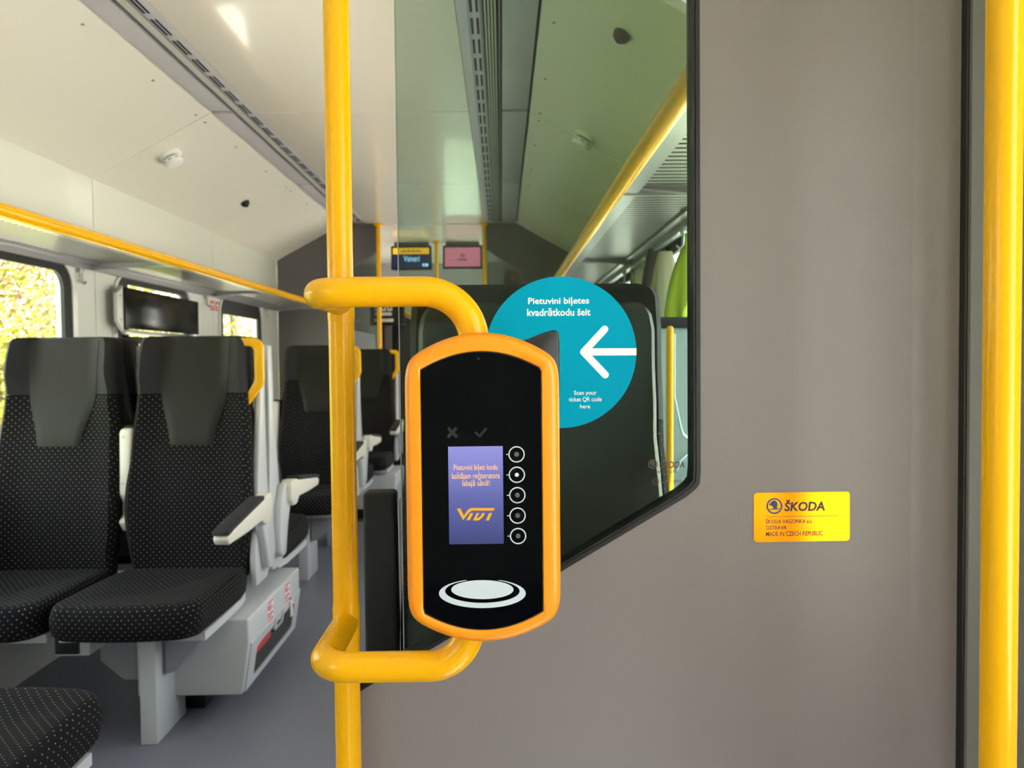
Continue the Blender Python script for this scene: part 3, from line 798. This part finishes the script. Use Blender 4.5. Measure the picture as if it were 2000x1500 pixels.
seat('dark aisle seat facing us in the second bay, seen left of the yellow pole', XA+.022, 4.50, -1, 1, group=GS)
seat('dark window seat facing us in the second bay, mostly behind the front seats', XW, 4.50, -1, 1, aisle=False, arm='up', handle=False, pedestal=False, group=GS)
seat('aisle seat facing away behind the second bay seat, its pale frame right of the pole', XA, 4.89, 1, 1, handle=False, group=GS)
seat('farthest dark aisle seat facing us, by the grey bulkhead right of the pole', XA+.037, 6.12, -1, 1, pedestal=False, group=GS)
XRS = P(1050, 700, 1.25).x-.005
seat('dark seat seen from behind through the tinted glass, black armrest folded up', XRS, 1.36, 1, -1, arm='up', aisle=False, handle=False, pedestal=True).scale = (1.03, 1, 1.012)
# the next one ahead: pale back, bluish window light in its colour, seen in the strip right of it
rs2 = seat('seat with a pale back blued by window light in the strip right of the dark seat, behind glass', .395, 2.03, 1, -1, aisle=False, arm='', handle=False, pedestal=True, shell='shell_window_lit')
inv = lambda p: Vector((-(p.x-.395), -(p.y-2.03), p.z))
YSH = 1.86
def s2(px, py, y=YSH): return inv(P(px, py, y))
part('pole_reflection', MB().tube([s2(1308, 1075, 1.795), s2(1308, 800, 1.795), s2(1308.5, 648, 1.765), s2(1308.5, 643, 1.78)], .0088, 12), 'yellow', rs2)  # solid bar stands in for a yellow pole reflected in the glass

def s2b(px, py):
    z_ = P(px, py, 1.84).z; v = (z_-ZB0)/ZBH
    return inv(P(px, py, 2.03-(byc(min(1, max(0, v)))+.0865)))
mat('shell_rib', (196, 220, 228), .3)
part('raised_rib', MB().tube([s2b(*q_) for q_ in ((1317, 652), (1317, 700), (1317, 775), (1324, 808), (1330, 836), (1334, 848), (1342, 855), (1352, 857), (1385, 857))], .0032, 8), 'shell_rib', rs2)
part('raised_rib', MB().tube([s2b(*q_) for q_ in ((1322, 918), (1329, 900), (1340, 889), (1354, 884), (1385, 883))], .0032, 8), 'shell_rib', rs2)
# under-seat equipment boxes
def floor_box(label, x0, x1, y0, y1, full):
    t = thing('equipment_box', label, 'equipment box', ((x0+x1)/2, (y0+y1)/2, .095))
    hx, hy = (x1-x0)/2, (y1-y0)/2; H = .255
    # body with sloped aisle face
    body = MB().prism([(-hx, 0), (hx-.030, 0), (hx-.004, H*.66), (hx-.004, H), (-hx, H)], -hy, hy, bev=.006)
    part('body', body, 'seat_grey', t, smooth=50)
    part('foot', MB().box(-hx+.05, hx-.20, -hy+.12, hy-.12, -.095, .002), 'black', t, smooth=0)  # small foot coloured black to pass for shadow under the box
    if full:
        # flap on the sloped side, with a window and a latch opening
        dx = -.055; 
        def slope(y, k):  # k 0 bottom .. 1 top
            return (hx-.030+.026*k+.005, y, H*.66*k)
        fl = MB()
        O = [(-hy+.02, .02), (hy-.0, .02), (hy-.0, .99), (-hy+.02, .99)]
        I = rrect(-hy+.09, hy-.07, .16, .80, .06, 3)
        c_ = (0, .48)
        an = sorted(set(round(math.atan2(p[1]-c_[1], p[0]-c_[0]), 6) for p in O+I)); Oo, Ii = radial(O, c_, an), radial(I, c_, an); n = len(an)
        fl.add([slope(*p) for p in Oo]+[slope(*p) for p in Ii]+[Vector(slope(*p))-Vector((.012, 0, 0)) for p in Ii]+[Vector(slope(*p))-Vector((.012, 0, 0)) for p in Oo],
               [(r0*n+k, r0*n+(k+1) % n, r1*n+(k+1) % n, r1*n+k) for r0, r1 in ((0, 1), (1, 2), (2, 3), (3, 0)) for k in range(n)])
        f_ = part('flap', fl, 'seat_grey', t, smooth=30)
        pv = [(-hy+.08, .14), (hy-.06, .14), (hy-.06, .82), (-hy+.08, .82)]
        part('flap_window', MB().add([Vector(slope(*p))-Vector((.004, 0, 0)) for p in pv]+[Vector(slope(*p))-Vector((.008, 0, 0)) for p in pv], [(0, 1, 2, 3), (7, 6, 5, 4), (0, 4, 5, 1), (1, 5, 6, 2), (2, 6, 7, 3), (3, 7, 4, 0)]), 'tinted_panel', f_, smooth=0)
        lt = MB()
        for y0_, y1_, k0, k1 in ((-.035, .075, .66, .70), (-.035, -.015, .66, .96), (.055, .075, .66, .96)):
            pv = [(y0_, k0), (y1_, k0), (y1_, k1), (y0_, k1)]
            lt.add([Vector(slope(*p))+Vector((.004, 0, 0)) for p in pv]+[Vector(slope(*p))-Vector((.006, 0, 0)) for p in pv], [(0, 1, 2, 3), (7, 6, 5, 4), (0, 4, 5, 1), (1, 5, 6, 2), (2, 6, 7, 3), (3, 7, 4, 0)])
        part('latch', lt, 'seat_grey', f_, smooth=0)
        pk = [(-hy+.10, .60), (-.06, .60), (-.06, .78), (-hy+.10, .78)]
        part('red_item', MB().add([Vector(slope(*p))-Vector((.0025, 0, 0)) for p in pk]+[Vector(slope(*p))-Vector((.0042, 0, 0)) for p in pk], [(0, 1, 2, 3), (7, 6, 5, 4), (0, 4, 5, 1), (1, 5, 6, 2), (2, 6, 7, 3), (3, 7, 4, 0)]), 'red_print', f_, smooth=0)
    return t
bx = floor_box('pale grey equipment box with red labels on the floor under the front seats', -1.22, -.845, 2.53, 3.17, True)
floor_box('pale grey equipment box under the farthest seat by the bulkhead', -1.22, -.80, 5.72, 6.25, False)
# two red-and-white stickers on the box rim, each with a lifebelt-like pictogram of bars
for (y0, y1, tall, lab) in ((2.735, 2.805, .078, 'red and white notice on the box under the seats, nearer one'), (2.955, 3.02, .078, 'red and white notice on the box under the seats, farther one')):
    z0 = .095+.255-.088
    s_ = thing('notice_sticker', lab, 'sticker', (-.8485, (y0+y1)/2, z0), 0, 'notices on the equipment box')
    hy = (y1-y0)/2
    part('backing', MB().box(-.0005, .0006, -hy, hy, 0, tall), 'sticker_white', s_, smooth=0)
    gm = MB()
    for a0, a1, b0, b1 in ((-.9, .9, .88, .95), (-.9, .9, .05, .12), (-.85, -.3, .55, .80), (-.1, .2, .5, .85), (.4, .85, .55, .62), (-.85, -.4, .2, .45), (-.2, .8, .30, .40), (.0, .3, .15, .25)):
        gm.box(.0006, .0010, hy*a0, hy*a1, tall*b0, tall*b1)
    part('pictogram', gm, 'red_print', s_, smooth=0)
tg = thing('red_seal_tag', 'small red plastic tag hanging at the far end of the box flap', 'tag', (-.846, 3.02, .10+.14))
part('strap', MB().tube([(0.001, 0, .03), (.004, .004, 0), (.002, .01, -.05)], .003, 8), 'red_print', tg)
part('tag_plate', MB().box(.0, .006, -.012, .016, -.045, .02, bev=.002), 'sticker_white', tg)

# ------------------------------------------------------------------ luggage racks
def rack(label, xr, xw, side, y_from):
    t = thing('luggage_rack', label, 'luggage rack', (0, 0, ZR))
    ys2 = [y for y in JY if y > y_from+.05]
    st_ = [y_from]+ys2
    for a, b__ in zip(st_, st_[1:]):
        part('rail', MB().tube([(xr, a+.0015, .008), (xr, (a+b__)/2, .008), (xr, b__-(.0015 if b__ < YB-.01 else .20), .008)], .0215, 24), 'yellow', t)
        part('shelf_frame', MB().box(xr, xr+side*.05, a, b__, -.008, .006).box(xw, xw-side*.055, a, b__, -.008, .006), 'alu', t, smooth=0)
        part('cross_bar', MB().box(xr, xw, b__-.012, b__+.004, -.012, .008), 'alu', t, smooth=0)
        part('bracket', MB().prism([(xw, .07), (xw-side*.02, .075), (xr+side*.06, .012), (xr+side*.05, -.004), (xw, -.03)], b__-.06, b__-.035), 'dark_grey' if side > 0 else 'mid_grey', t, smooth=0)
    part('mat', MB().box(xr+side*.045, xw-side*.05, y_from+.01, YB-.005, .0028, .0058), 'slot_black', t, smooth=0)  # added black sheet gives the gaps between slats their dark shade
    sm = MB().box(xr+side*.048, xw-side*.053, -.0098, .0098, .0032, .0050).mesh('slat', 'alu_slat', smooth=0)
    y = y_from+.03
    while y < YB-.02:
        if y > y_from+.02: ob('slat', sm, t, (0, y, -.001))
        y += .0335
    part('wall_profile', MB().box(xw, xw-side*.022, y_from, YB, -.03, -.008), 'alu', t, smooth=0)
    return t
rack('slatted metal luggage rack with yellow rail along the left windows', P(0, 420, 2.27).x, XL, -1, YP-.3)
rack('slatted metal luggage rack with yellow rail seen through the tinted glass', .315, XR-.03, 1, YP+.06)
def hook(x, y, side, label):
    t = thing('coat_hook', label, 'hook', (x, y, ZR-.03), 0, 'coat hooks under the racks')
    part('mount', MB().box(0, -side*.016, -.014, .014, -.02, .004, bev=.002), 'alu', t)
    part('wire', MB().tube([(-side*.008, -.01, -.01), (-side*.010, -.01, -.055), (-side*.020, -.008, -.068), (-side*.03, -.004, -.058), (-side*.03, .004, -.058), (-side*.020, .008, -.068), (-side*.010, .01, -.055), (-side*.008, .01, -.01)], .003, 8), 'alu', t)
    return t
hook(XL+.005, 3.36, -1, 'metal coat hook on the white pillar between the first two left windows')
hook(XL+.005, 4.78, -1, 'metal coat hook above the red labels on the second left pillar')
hook(XL+.005, 5.98, -1, 'metal coat hook near the grey bulkhead, left wall')
YH1 = 2.45
hook(XR-.05, YH1, 1, 'metal hook holding the yellow green vest, right wall')
hook(XR-.05, 3.05, 1, 'empty metal hook beyond the hanging vest, right wall')
hook(XR-.05, 3.62, 1, 'farthest metal hook on the right wall, under the rack')

# ------------------------------------------------------------------ hanging clothes on the right
def cloth(label, cx, y, z_top, z_bot, wt, wb, m, cat, name, collar=None, depth=.07, seed=1):
    rnd = random.Random(seed); t = thing(name, label, cat, (cx, y, z_top))
    rings = []; n = 36; H = z_top-z_bot
    for i in range(13):
        k = i/12; wdt = wt+(wb-wt)*(1-(1-k)**2.2); d = depth*(.35+.65*k); ring = []
        for j in range(n):
            a = 2*PI*j/n; f = 1+.16*math.sin(5*a+seed)*k+.10*math.sin(9*a+seed*2)*k
            ring.append((math.cos(a)*wdt/2*f, math.sin(a)*d/2*f, -H*k))
        rings.append(ring)
    part('fabric', MB().loft(rings), m, t, smooth=70)
    return t
zv = P(1340, 470, YH1).z
v_ = cloth('yellow green safety vest hanging from a hook behind the tinted glass', P(1341, 500, YH1).x, YH1-.0, P(1340, 482, YH1).z, P(1340, 660, YH1).z, .03, .15, 'hivis', 'vest', 'safety_vest', seed=3)
part('strap', MB().tube([(0, 0, .0), (.003, 0, .03), (0, 0, .06), (-.002, 0, ZR-.09-P(1340, 482, YH1).z)], .007, 8), 'hivis_bright', v_)
cloth('beige cloth bag hanging just left of the yellow green vest', P(1304, 500, 2.62).x, 2.66, P(1300, 488, 2.62).z, P(1300, 650, 2.62).z, .05, .11, 'beige_cloth', 'bag', 'cloth_bag', seed=5, depth=.05)
cloth('black jacket hanging beyond the beige bag by the right window', P(1292, 500, 2.95).x, 2.98, P(1290, 484, 2.95).z, P(1290, 650, 2.95).z, .09, .17, 'jacket', 'jacket', 'black_jacket', seed=8)

# ------------------------------------------------------------------ smoke detectors and sensors on the sloped ceiling
nL = Vector((-(ZC-ZW), 0, (XL-SLO)*-1)).normalized(); nL = Vector((ZW-ZC, 0, -(XL-SLO))); nL.normalize()
slL = (ZW-ZC)/(XL-SLO); slR = (ZW-ZC)/(XR-SRO)
def on_slope(px, py, right):
    if right: return PP(px, py, (SRO, 0, ZC), (-slR, 0, 1)), Vector((-slR, 0, 1))
    return PP(px, py, (SLO, 0, ZC), (-slL, 0, 1)), Vector((-slL, 0, 1))
def ceil_unit(px, py, right, kind, label):
    p, n = on_slope(px, py, right); n.normalize()
    nm = 'smoke_detector' if kind == 's' else 'ceiling_sensor'
    t = thing(nm, label, 'smoke detector' if kind == 's' else 'sensor', p-n*.0, 0)
    t.rotation_euler = n.to_track_quat('Z', 'Y').to_euler()
    if kind == 's':
        part('gap_ring', MB().lathe([(.037, -.016), (.037, -.027)], seg=30), 'black', t)
        part('base', MB().lathe([(.050, 0), (.051, -.014), (.047, -.018)], seg=36), 'pure_white', t)
        part('chamber', MB().lathe([(.045, -.025), (.044, -.042), (.036, -.052), (.012, -.055)], seg=36), 'pure_white', t)
        for i in range(8):
            a = 2*PI*i/8
            part('vent', MB().box(-.009, .009, -.002, .002, -.0365, -.0335), 'dark_grey', t).matrix_local = Matrix.Rotation(a, 4, 'Z') @ Matrix.Translation((0, .0435, 0))
    else:
        part('dome', MB().lathe([(.028, 0), (.028, -.006), (.024, -.018), (.014, -.026), (.004, -.028)], seg=28), 'black', t)
        part('lens', MB().lathe([(.008, -.024), (.008, -.030), (.005, -.0315)], seg=16), 'face_black', t)
ceil_unit(332, 302, False, 's', 'white round smoke detector on the sloped ceiling at left')
ceil_unit(1143, 266, True, 's', 'white round smoke detector seen through the tinted glass')
ceil_unit(478, 395, False, 'c', 'small black dome sensor on the sloped ceiling at left')
ceil_unit(1216, 66, True, 'c', 'black dome sensor on the sloped ceiling behind the tinted glass')

# ------------------------------------------------------------------ dark panel by the second window on the left
XD_ = XL+.075
dpn = thing('window_panel', 'dark glossy panel on a white bracket in front of the second left window', 'panel', (XD_, 4.0, 1.36))
ya, yb_ = PX(246, 600, XD_).y, PX(388, 620, XD_).y
z0a, z1a = PX(246, 641, XD_).z, PX(246, 561, XD_).z
z0b, z1b = PX(388, 654, XD_).z, PX(388, 590, XD_).z
part('board', MB().prism([(ya-4, z0a-1.36), (yb_-4, z0b-1.36), (yb_-4, z1b-1.36), (ya-4, z1a-1.36)], -.02, 0, axis='X', bev=.002), 'tinted_panel', dpn)
part('lower_rail', MB().box(-.026, .006, ya-4.0, yb_-4-.12, min(z0a, z0b)-1.36-.022, min(z0a, z0b)-1.36-.004, bev=.002), 'alu', dpn)
part('bracket', MB().prism([(ya-4-.02, z0a-1.36+.0), (ya-4+.0, z0a-1.36-.015), (ya-4, z1a-1.36+.01), (ya-4-.02, z1a-1.36-.01), (ya-4-.055, z1a-1.36-.03), (ya-4-.055, z0a-1.36+.03)], -.03, -.012, axis='X', bev=.002), 'lining', dpn)
part('bracket', MB().box(-.03, -.005, yb_-4, yb_-4+.05, z0b-1.36-.01, z1b-1.36+.0, bev=.002), 'lining', dpn)
for z_ in (z0a+.04, z1a-.04):
    part('screw', MB().lathe([(.005, 0), (.005, .003)], seg=10, c=(0, 0, 0)), 'alu', dpn).matrix_local = Matrix.Translation((-.011, ya-4-.03, z_-1.36)) @ Matrix.Rotation(PI/2, 4, 'Y')
for (xa_, xb2, lab) in ((411, 418.5, 'red label on the second left pillar, nearer of the pair'), (421, 428.5, 'red label on the second left pillar, farther of the pair')):
    y0, y1 = PX(xa_, 597, XL+.001).y, PX(xb2, 597, XL+.001).y; zA, zB = PX(415, 606, XL+.001).z, PX(415, 588, XL+.001).z
    s_ = thing('notice_sticker', lab, 'sticker', (XL+.0008, (y0+y1)/2, (zA+zB)/2), 0, 'red labels on the left pillar')
    hh_, hz = (y1-y0)/2, (zB-zA)/2
    part('backing', MB().box(-.0008, .0004, -hh_, hh_, -hz, hz), 'red_print', s_, smooth=0)
    part('pictogram', MB().box(.0004, .0008, -hh_*.6, hh_*.6, -hz*.1, hz*.6).box(.0004, .0008, -hh_*.6, hh_*.2, -hz*.7, -hz*.4), 'sticker_white', s_, smooth=0)

# ------------------------------------------------------------------ far bulkhead, vestibule beyond, screens
CC = (SLO+SRO)/2
XBL, XBR = P(742, 480, YB).x, P(947, 480, YB).x
def mir(x): return 2*CC-x
bl = MB()
def zceil(x):
    if x < SLO: return ZC+slL*(x-SLO)
    if x > SRO: return ZC+slR*(x-SRO)
    return ZC
def bulkhead(name, x_in, x_out, px_glass, side):
    """end wall between saloon and vestibule with a dark glass field beside the aisle"""
    xs = sorted((x_in, x_out)); brk = SLO if side < 0 else SRO
    gi, go = px_glass
    zt_i, zt_o = 2.115, 1.92     # sloping upper edge of the glass
    zb_ = 1.0
    mb = MB()
    mb.prism([(go, 0), (x_out, 0), (x_out, zceil(x_out)-.001), (brk, ZC-.001), (go, zceil(go)-.001)] if abs(brk-x_out) < abs(go-x_out) else [(go, 0), (x_out, 0), (x_out, zceil(x_out)-.001), (go, zceil(go)-.001)], YB, YB+.05)
    top = [(x_in, ZC-.001), (brk, ZC-.001), (go, zceil(go)-.001)] if (brk-x_in)*(go-brk) > 0 else [(x_in, ZC-.001), (go, zceil(go)-.001)]
    mb.prism([(go, zt_o), (x_in, zt_i)]+top, YB, YB+.05)
    mb.box(min(x_in, go), max(x_in, go), YB, YB+.05, 0, zb_)
    o = struct(name, mb, 'dark_grey', smooth=0)
    part('glass_panel', MB().prism([(x_in, zb_), (go, zb_), (go, zt_o), (x_in, zt_i)], YB+.015, YB+.025), 'glass_dark', o, smooth=0)
    part('corner_post', MB().box(go-side*-.16, go-side*-.12, YB-.014, YB, 0, zceil(go+side*.16)-.03) , 'dark_grey', o, smooth=0)
    return o
bulkhead('wall_far_left', XBL, XL, (XBL, XBL-.30), -1)
bulkhead('wall_far_right', XBR, XR, (XBR, XBR+.30), 1)
def far_pole(px, Y, label, z0=0, top=ZC):
    p = P(px, 480, Y)
    t = thing('handrail_pole', label, 'pole', (p.x, Y, z0))
    part('pole', MB().tube([(0, 0, 0), (0, 0, (top-z0)/2), (0, 0, top-z0)], .0175, 20), 'yellow', t)
    part('top_flange', MB().lathe([(.022, top-z0-.03), (.04, top-z0-.01), (.04, top-z0-.001)], seg=20), 'yellow', t)
far_pole(739, YB-.03, 'thin yellow pole in the far vestibule, left of the blue screen')
far_pole(852, 7.25, 'thin yellow pole between the blue and pink screens')
far_pole(946, YB-.03, 'thin yellow pole right of the pink screen')
# vestibule beyond
for nm_, X, sd_ in (('wall_vestibule_left', XL, 1), ('wall_vestibule_right', XR, 1)):
    vw = struct(nm_, MB().box(X, X+.06, YB+.05, 6.9, 0, ZC).box(X, X+.06, 8.3, 9.4, 0, ZC).box(X, X+.06, 6.9, 8.3, 0, .6).box(X, X+.06, 6.9, 8.3, 1.9, ZC), 'mid_grey', smooth=0)
    part('door_pane', MB().box(X+.02, X+.028, 6.9, 8.3, .6, 1.9), 'glass_clear', vw, smooth=0)  # side openings and panes added to brighten the far vestibule
part('soffit', MB().box(XL, XR, YB+.05, 9.35, ZC, ZC+.03), 'ceil_gloss', ce, smooth=0)
YE = 8.9
x0, x1 = P(862, 550, YE).x, P(945, 550, YE).x
ew = struct('wall_far_end', MB().box(XL, x0-.02, YE, YE+.06, 0, ZC).box(x1+.02, XR, YE, YE+.06, 0, ZC).box(x0-.02, x1+.02, YE, YE+.06, 2.06, ZC), 'mid_grey', smooth=0)
d3 = struct('door_3', ring_prism([(x0-.02, .0), (x1+.02, .0), (x1+.02, 2.06), (x0-.02, 2.06)], rrect(x0+.05, x1-.05, .9, 1.95, .05), YE+.01, YE+.05, 'Y'), 'lining', smooth=30)
part('door_pane', MB().box(x0+.03, x1-.03, YE+.025, YE+.032, .88, 1.97), 'glass_dark', d3, smooth=0)
# information screens hanging from the vestibule ceiling
YSC = 7.3
def info(label, px0, px1, py0, py1, kind):
    a_, b__ = P(px0, py1, YSC), P(px1, py0, YSC); c_ = (a_+b__)/2; hw2, hz = (b__.x-a_.x)/2, (b__.z-a_.z)/2
    t = thing('information_screen', label, 'screen', (c_.x, YSC, c_.z))
    part('casing', MB().box(-hw2-.02, hw2+.02, .004, .07, -hz-.02, hz+.02, bev=.004), 'black', t)
    part('hanger', MB().box(-hw2*.95, hw2*.95, .02, .06, hz+.02, ZC-c_.z), 'dark_grey', t, smooth=0)
    if kind == 'pink':
        d = part('display', MB().box(-hw2, hw2, 0, .004, -hz, hz), 'screen_pink', t, smooth=0)
        part('emblem', annulus(.0, hz*.18, .010, .018, -.002, 0, 20), 'brown_print', d, smooth=0)
        part('caption', MB().box(-.045, .045, -.002, 0, -.03, -.018), 'brown_print', d, smooth=0)
    else:
        d = part('display', MB().box(-hw2, hw2, 0, .004, -hz, hz*.38), 'screen_navy', t, smooth=0)
        part('band', MB().box(-hw2, hw2, 0, .004, hz*.38, hz), 'screen_band', t, smooth=0)
        text_lines('destination', d, [('Vaivari', -hw2*.42, hw2*.46, -hz*.08, hz*.62)], 'screen_text', -.001, bold=.01)
        mb = MB()
        for k in range(9): mb.box(-hw2*.55+k*hw2*.13, -hw2*.55+k*hw2*.13+hw2*.08, -.002, .0, hz*.56, hz*(.74+.1*(k % 2)))
        part('band_marks', mb, 'brown_print', t, smooth=0)
        part('clock_marks', MB().box(hw2*.62, hw2*.72, -.002, 0, -hz*.88, -hz*.6).box(hw2*.76, hw2*.94, -.002, 0, -hz*.88, -hz*.6), 'screen_text', d, smooth=0)
info('dark blue destination screen with yellow band in the far vestibule', 768, 838, 484, 523, 'blue')
info('pink display screen hanging in the far vestibule', 869, 938, 483, 521, 'pink')
# call box behind the dark glass on the right
p = P(1000, 552, YB+.22)
t = thing('call_box', 'orange yellow call box dimly seen behind the far dark glass', 'call box', (p.x, YB+.20, p.z))
part('body', MB().box(-.065, .065, 0, .05, -.11, .10, bev=.006), 'orange_dark', t)
part('button', MB().lathe([(.016, 0), (.016, -.008), (.01, -.011)], axis='Y', seg=20, c=(0.0, 0, .04)), 'white_plastic', t)
part('joint', MB().box(-.06, .06, -.002, 0, -.004, .0), 'brown_print', t, smooth=0)
part('post', MB().box(-.04, .04, .05, .09, -p.z, .08), 'dark_grey', t, smooth=0)
# dark notice board and slanting handrail behind the left bulkhead opening
p0, p1 = P(723, 636, 6.72), P(790, 586, 6.72)
t = thing('notice_board', 'black board with white pictograms beyond the far left opening', 'notice board', ((p0.x+p1.x)/2, 6.72, (p0.z+p1.z)/2))
hx, hz = (p1.x-p0.x)/2, (p1.z-p0.z)/2
part('board', MB().box(-hx, hx, 0, .02, -hz, hz, bev=.003), 'black', t)
part('post', MB().box(-.03, .03, .02, .05, -(p0.z+p1.z)/2, hz*.8), 'dark_grey', t, smooth=0)
for k in range(3): part('pictogram', ring_prism(rrect(-hx*.72+k*hx*.36, -hx*.44+k*hx*.36, hz*.15, hz*.72, .004), rrect(-hx*.64+k*hx*.36, -hx*.52+k*hx*.36, hz*.30, hz*.56, .002), -.002, 0, 'Y'), 'sticker_white', t, smooth=0)
for k in range(2): part('text_bar', MB().box(-hx*(.72+.06*k), hx*(.25+.1*k), -.002, 0, hz*(-.22-.5*k), hz*(.04-.5*k)), 'sticker_white', t, smooth=0)
t = thing('slanting_handrail', 'yellow slanting handrail beyond the far opening, beside the black board', 'handrail', P(790, 610, 6.85))
o0 = P(790, 610, 6.85)
part('rail', MB().tube([P(735, 578, 6.85)-o0, P(790, 610, 6.85)-o0, P(835, 638, 6.85)-o0], .02, 14), 'yellow', t)
part('infill', MB().prism([(P(742, 590, 6.9).x-o0.x, P(742, 590, 6.9).z-o0.z), (P(835, 644, 6.9).x-o0.x, P(835, 644, 6.9).z-o0.z), (P(835, 900, 6.9).x-o0.x, -o0.z), (P(742, 900, 6.9).x-o0.x, -o0.z)], .03, .05), 'black', t, smooth=0)

# ------------------------------------------------------------------ outside: ground, trees
struct('ground', MB().box(-60, 60, -40, 80, -1.15, -1.05), 'ground', smooth=0)
struct('grass_bank', MB().prism([(-5.0, -1.06), (-60, -1.06), (-60, 3.0), (-16, .6), (-8, -.4)], -40, 80), 'grass', smooth=0)
def tree(x, y, h, r, n, label, seed, m):
    rnd = random.Random(seed); t = thing('tree', label, 'tree', (x, y, -1.0), 0, 'trees outside the left windows')
    pts = [(0, 0, -.5)]; px_, py_ = 0, 0
    for i in range(1, 7):
        px_ += rnd.uniform(-.12, .12); py_ += rnd.uniform(-.12, .12); pts.append((px_, py_, h*.9*i/6))
    part('trunk', MB().tube(pts, [.11, .10, .09, .075, .06, .04, .02], 10), 'bark', t)
    bm_ = MB()
    ends = []
    for k in range(16):
        b0 = Vector(pts[2+k % 5]); a_ = rnd.uniform(0, 2*PI); L = r*rnd.uniform(.5, 1)
        e_ = b0+Vector((math.cos(a_)*L, math.sin(a_)*L, rnd.uniform(.1, .9))); mid = (b0+e_)/2+Vector((0, 0, .12)); ends += [mid, e_]
        bm_.tube([b0, mid, e_], [.03, .02, .006], 6)
    part('branches', bm_, 'bark', t)
    lf = MB()
    for k in range(n):
        while True:
            q_ = Vector((rnd.uniform(-1, 1), rnd.uniform(-1, 1), rnd.uniform(-1, 1)))
            if q_.length < 1: break
        if rnd.random() < .4: c_ = rnd.choice(ends)+q_*.45
        else: c_ = Vector((q_.x*r, q_.y*r, h*.52+q_.z*h*.50))
        s_ = rnd.uniform(.014, .038); n_ = Vector((rnd.gauss(0, 1), rnd.gauss(0, 1), rnd.gauss(0, 1)+.6)).normalized(); u_ = n_.orthogonal().normalized(); v_ = n_.cross(u_)
        lf.add([c_-u_*s_, c_-v_*s_*.6, c_+u_*s_, c_+v_*s_*.6], [(0, 1, 2, 3)])
    f_ = part('foliage', lf, m, t, smooth=0); f_['kind'] = 'stuff'
tl = [(-4.6, 5.6, 5.2, 1.5, 'leaf_a'), (-5.8, 8.0, 6.0, 1.9, 'leaf_c'), (-5.2, 9.9, 5.0, 1.6, 'leaf_a'), (-7.2, 6.6, 6.6, 2.0, 'leaf_b'), (-6.0, 12.2, 6.2, 1.9, 'leaf_a'), (-5.0, 14.4, 5.0, 1.6, 'leaf_a'),
      (-8.0, 10.0, 7.0, 2.2, 'leaf_c'), (-6.4, 17.0, 6.0, 2.0, 'leaf_b'), (-9.0, 14.0, 7.5, 2.3, 'leaf_a'), (-8.5, 19.5, 7.0, 2.3, 'leaf_a'), (-10.5, 8.0, 8.0, 2.4, 'leaf_b'), (-11, 17, 8, 2.6, 'leaf_c'), (-6.5, 22, 6.5, 2.2, 'leaf_a'), (-12, 24, 8, 2.8, 'leaf_b')]
names = {'leaf_a': 'bright yellow green', 'leaf_b': 'mid green', 'leaf_c': 'pale brown'}
cnt = {k: -1 for k in names}; ords = ['nearest', 'second nearest', 'third nearest', 'fourth nearest', 'fifth nearest', 'sixth nearest', 'farthest']
tl.sort(key=lambda q: math.hypot(q[0], q[1]))
for i, (x, y, h, r, m) in enumerate(tl):
    cnt[m] += 1
    tree(x, y, h, r, 13000, '%s spring tree outside the left windows, %s of that colour' % (names[m], ords[cnt[m]]), 20+i, m)
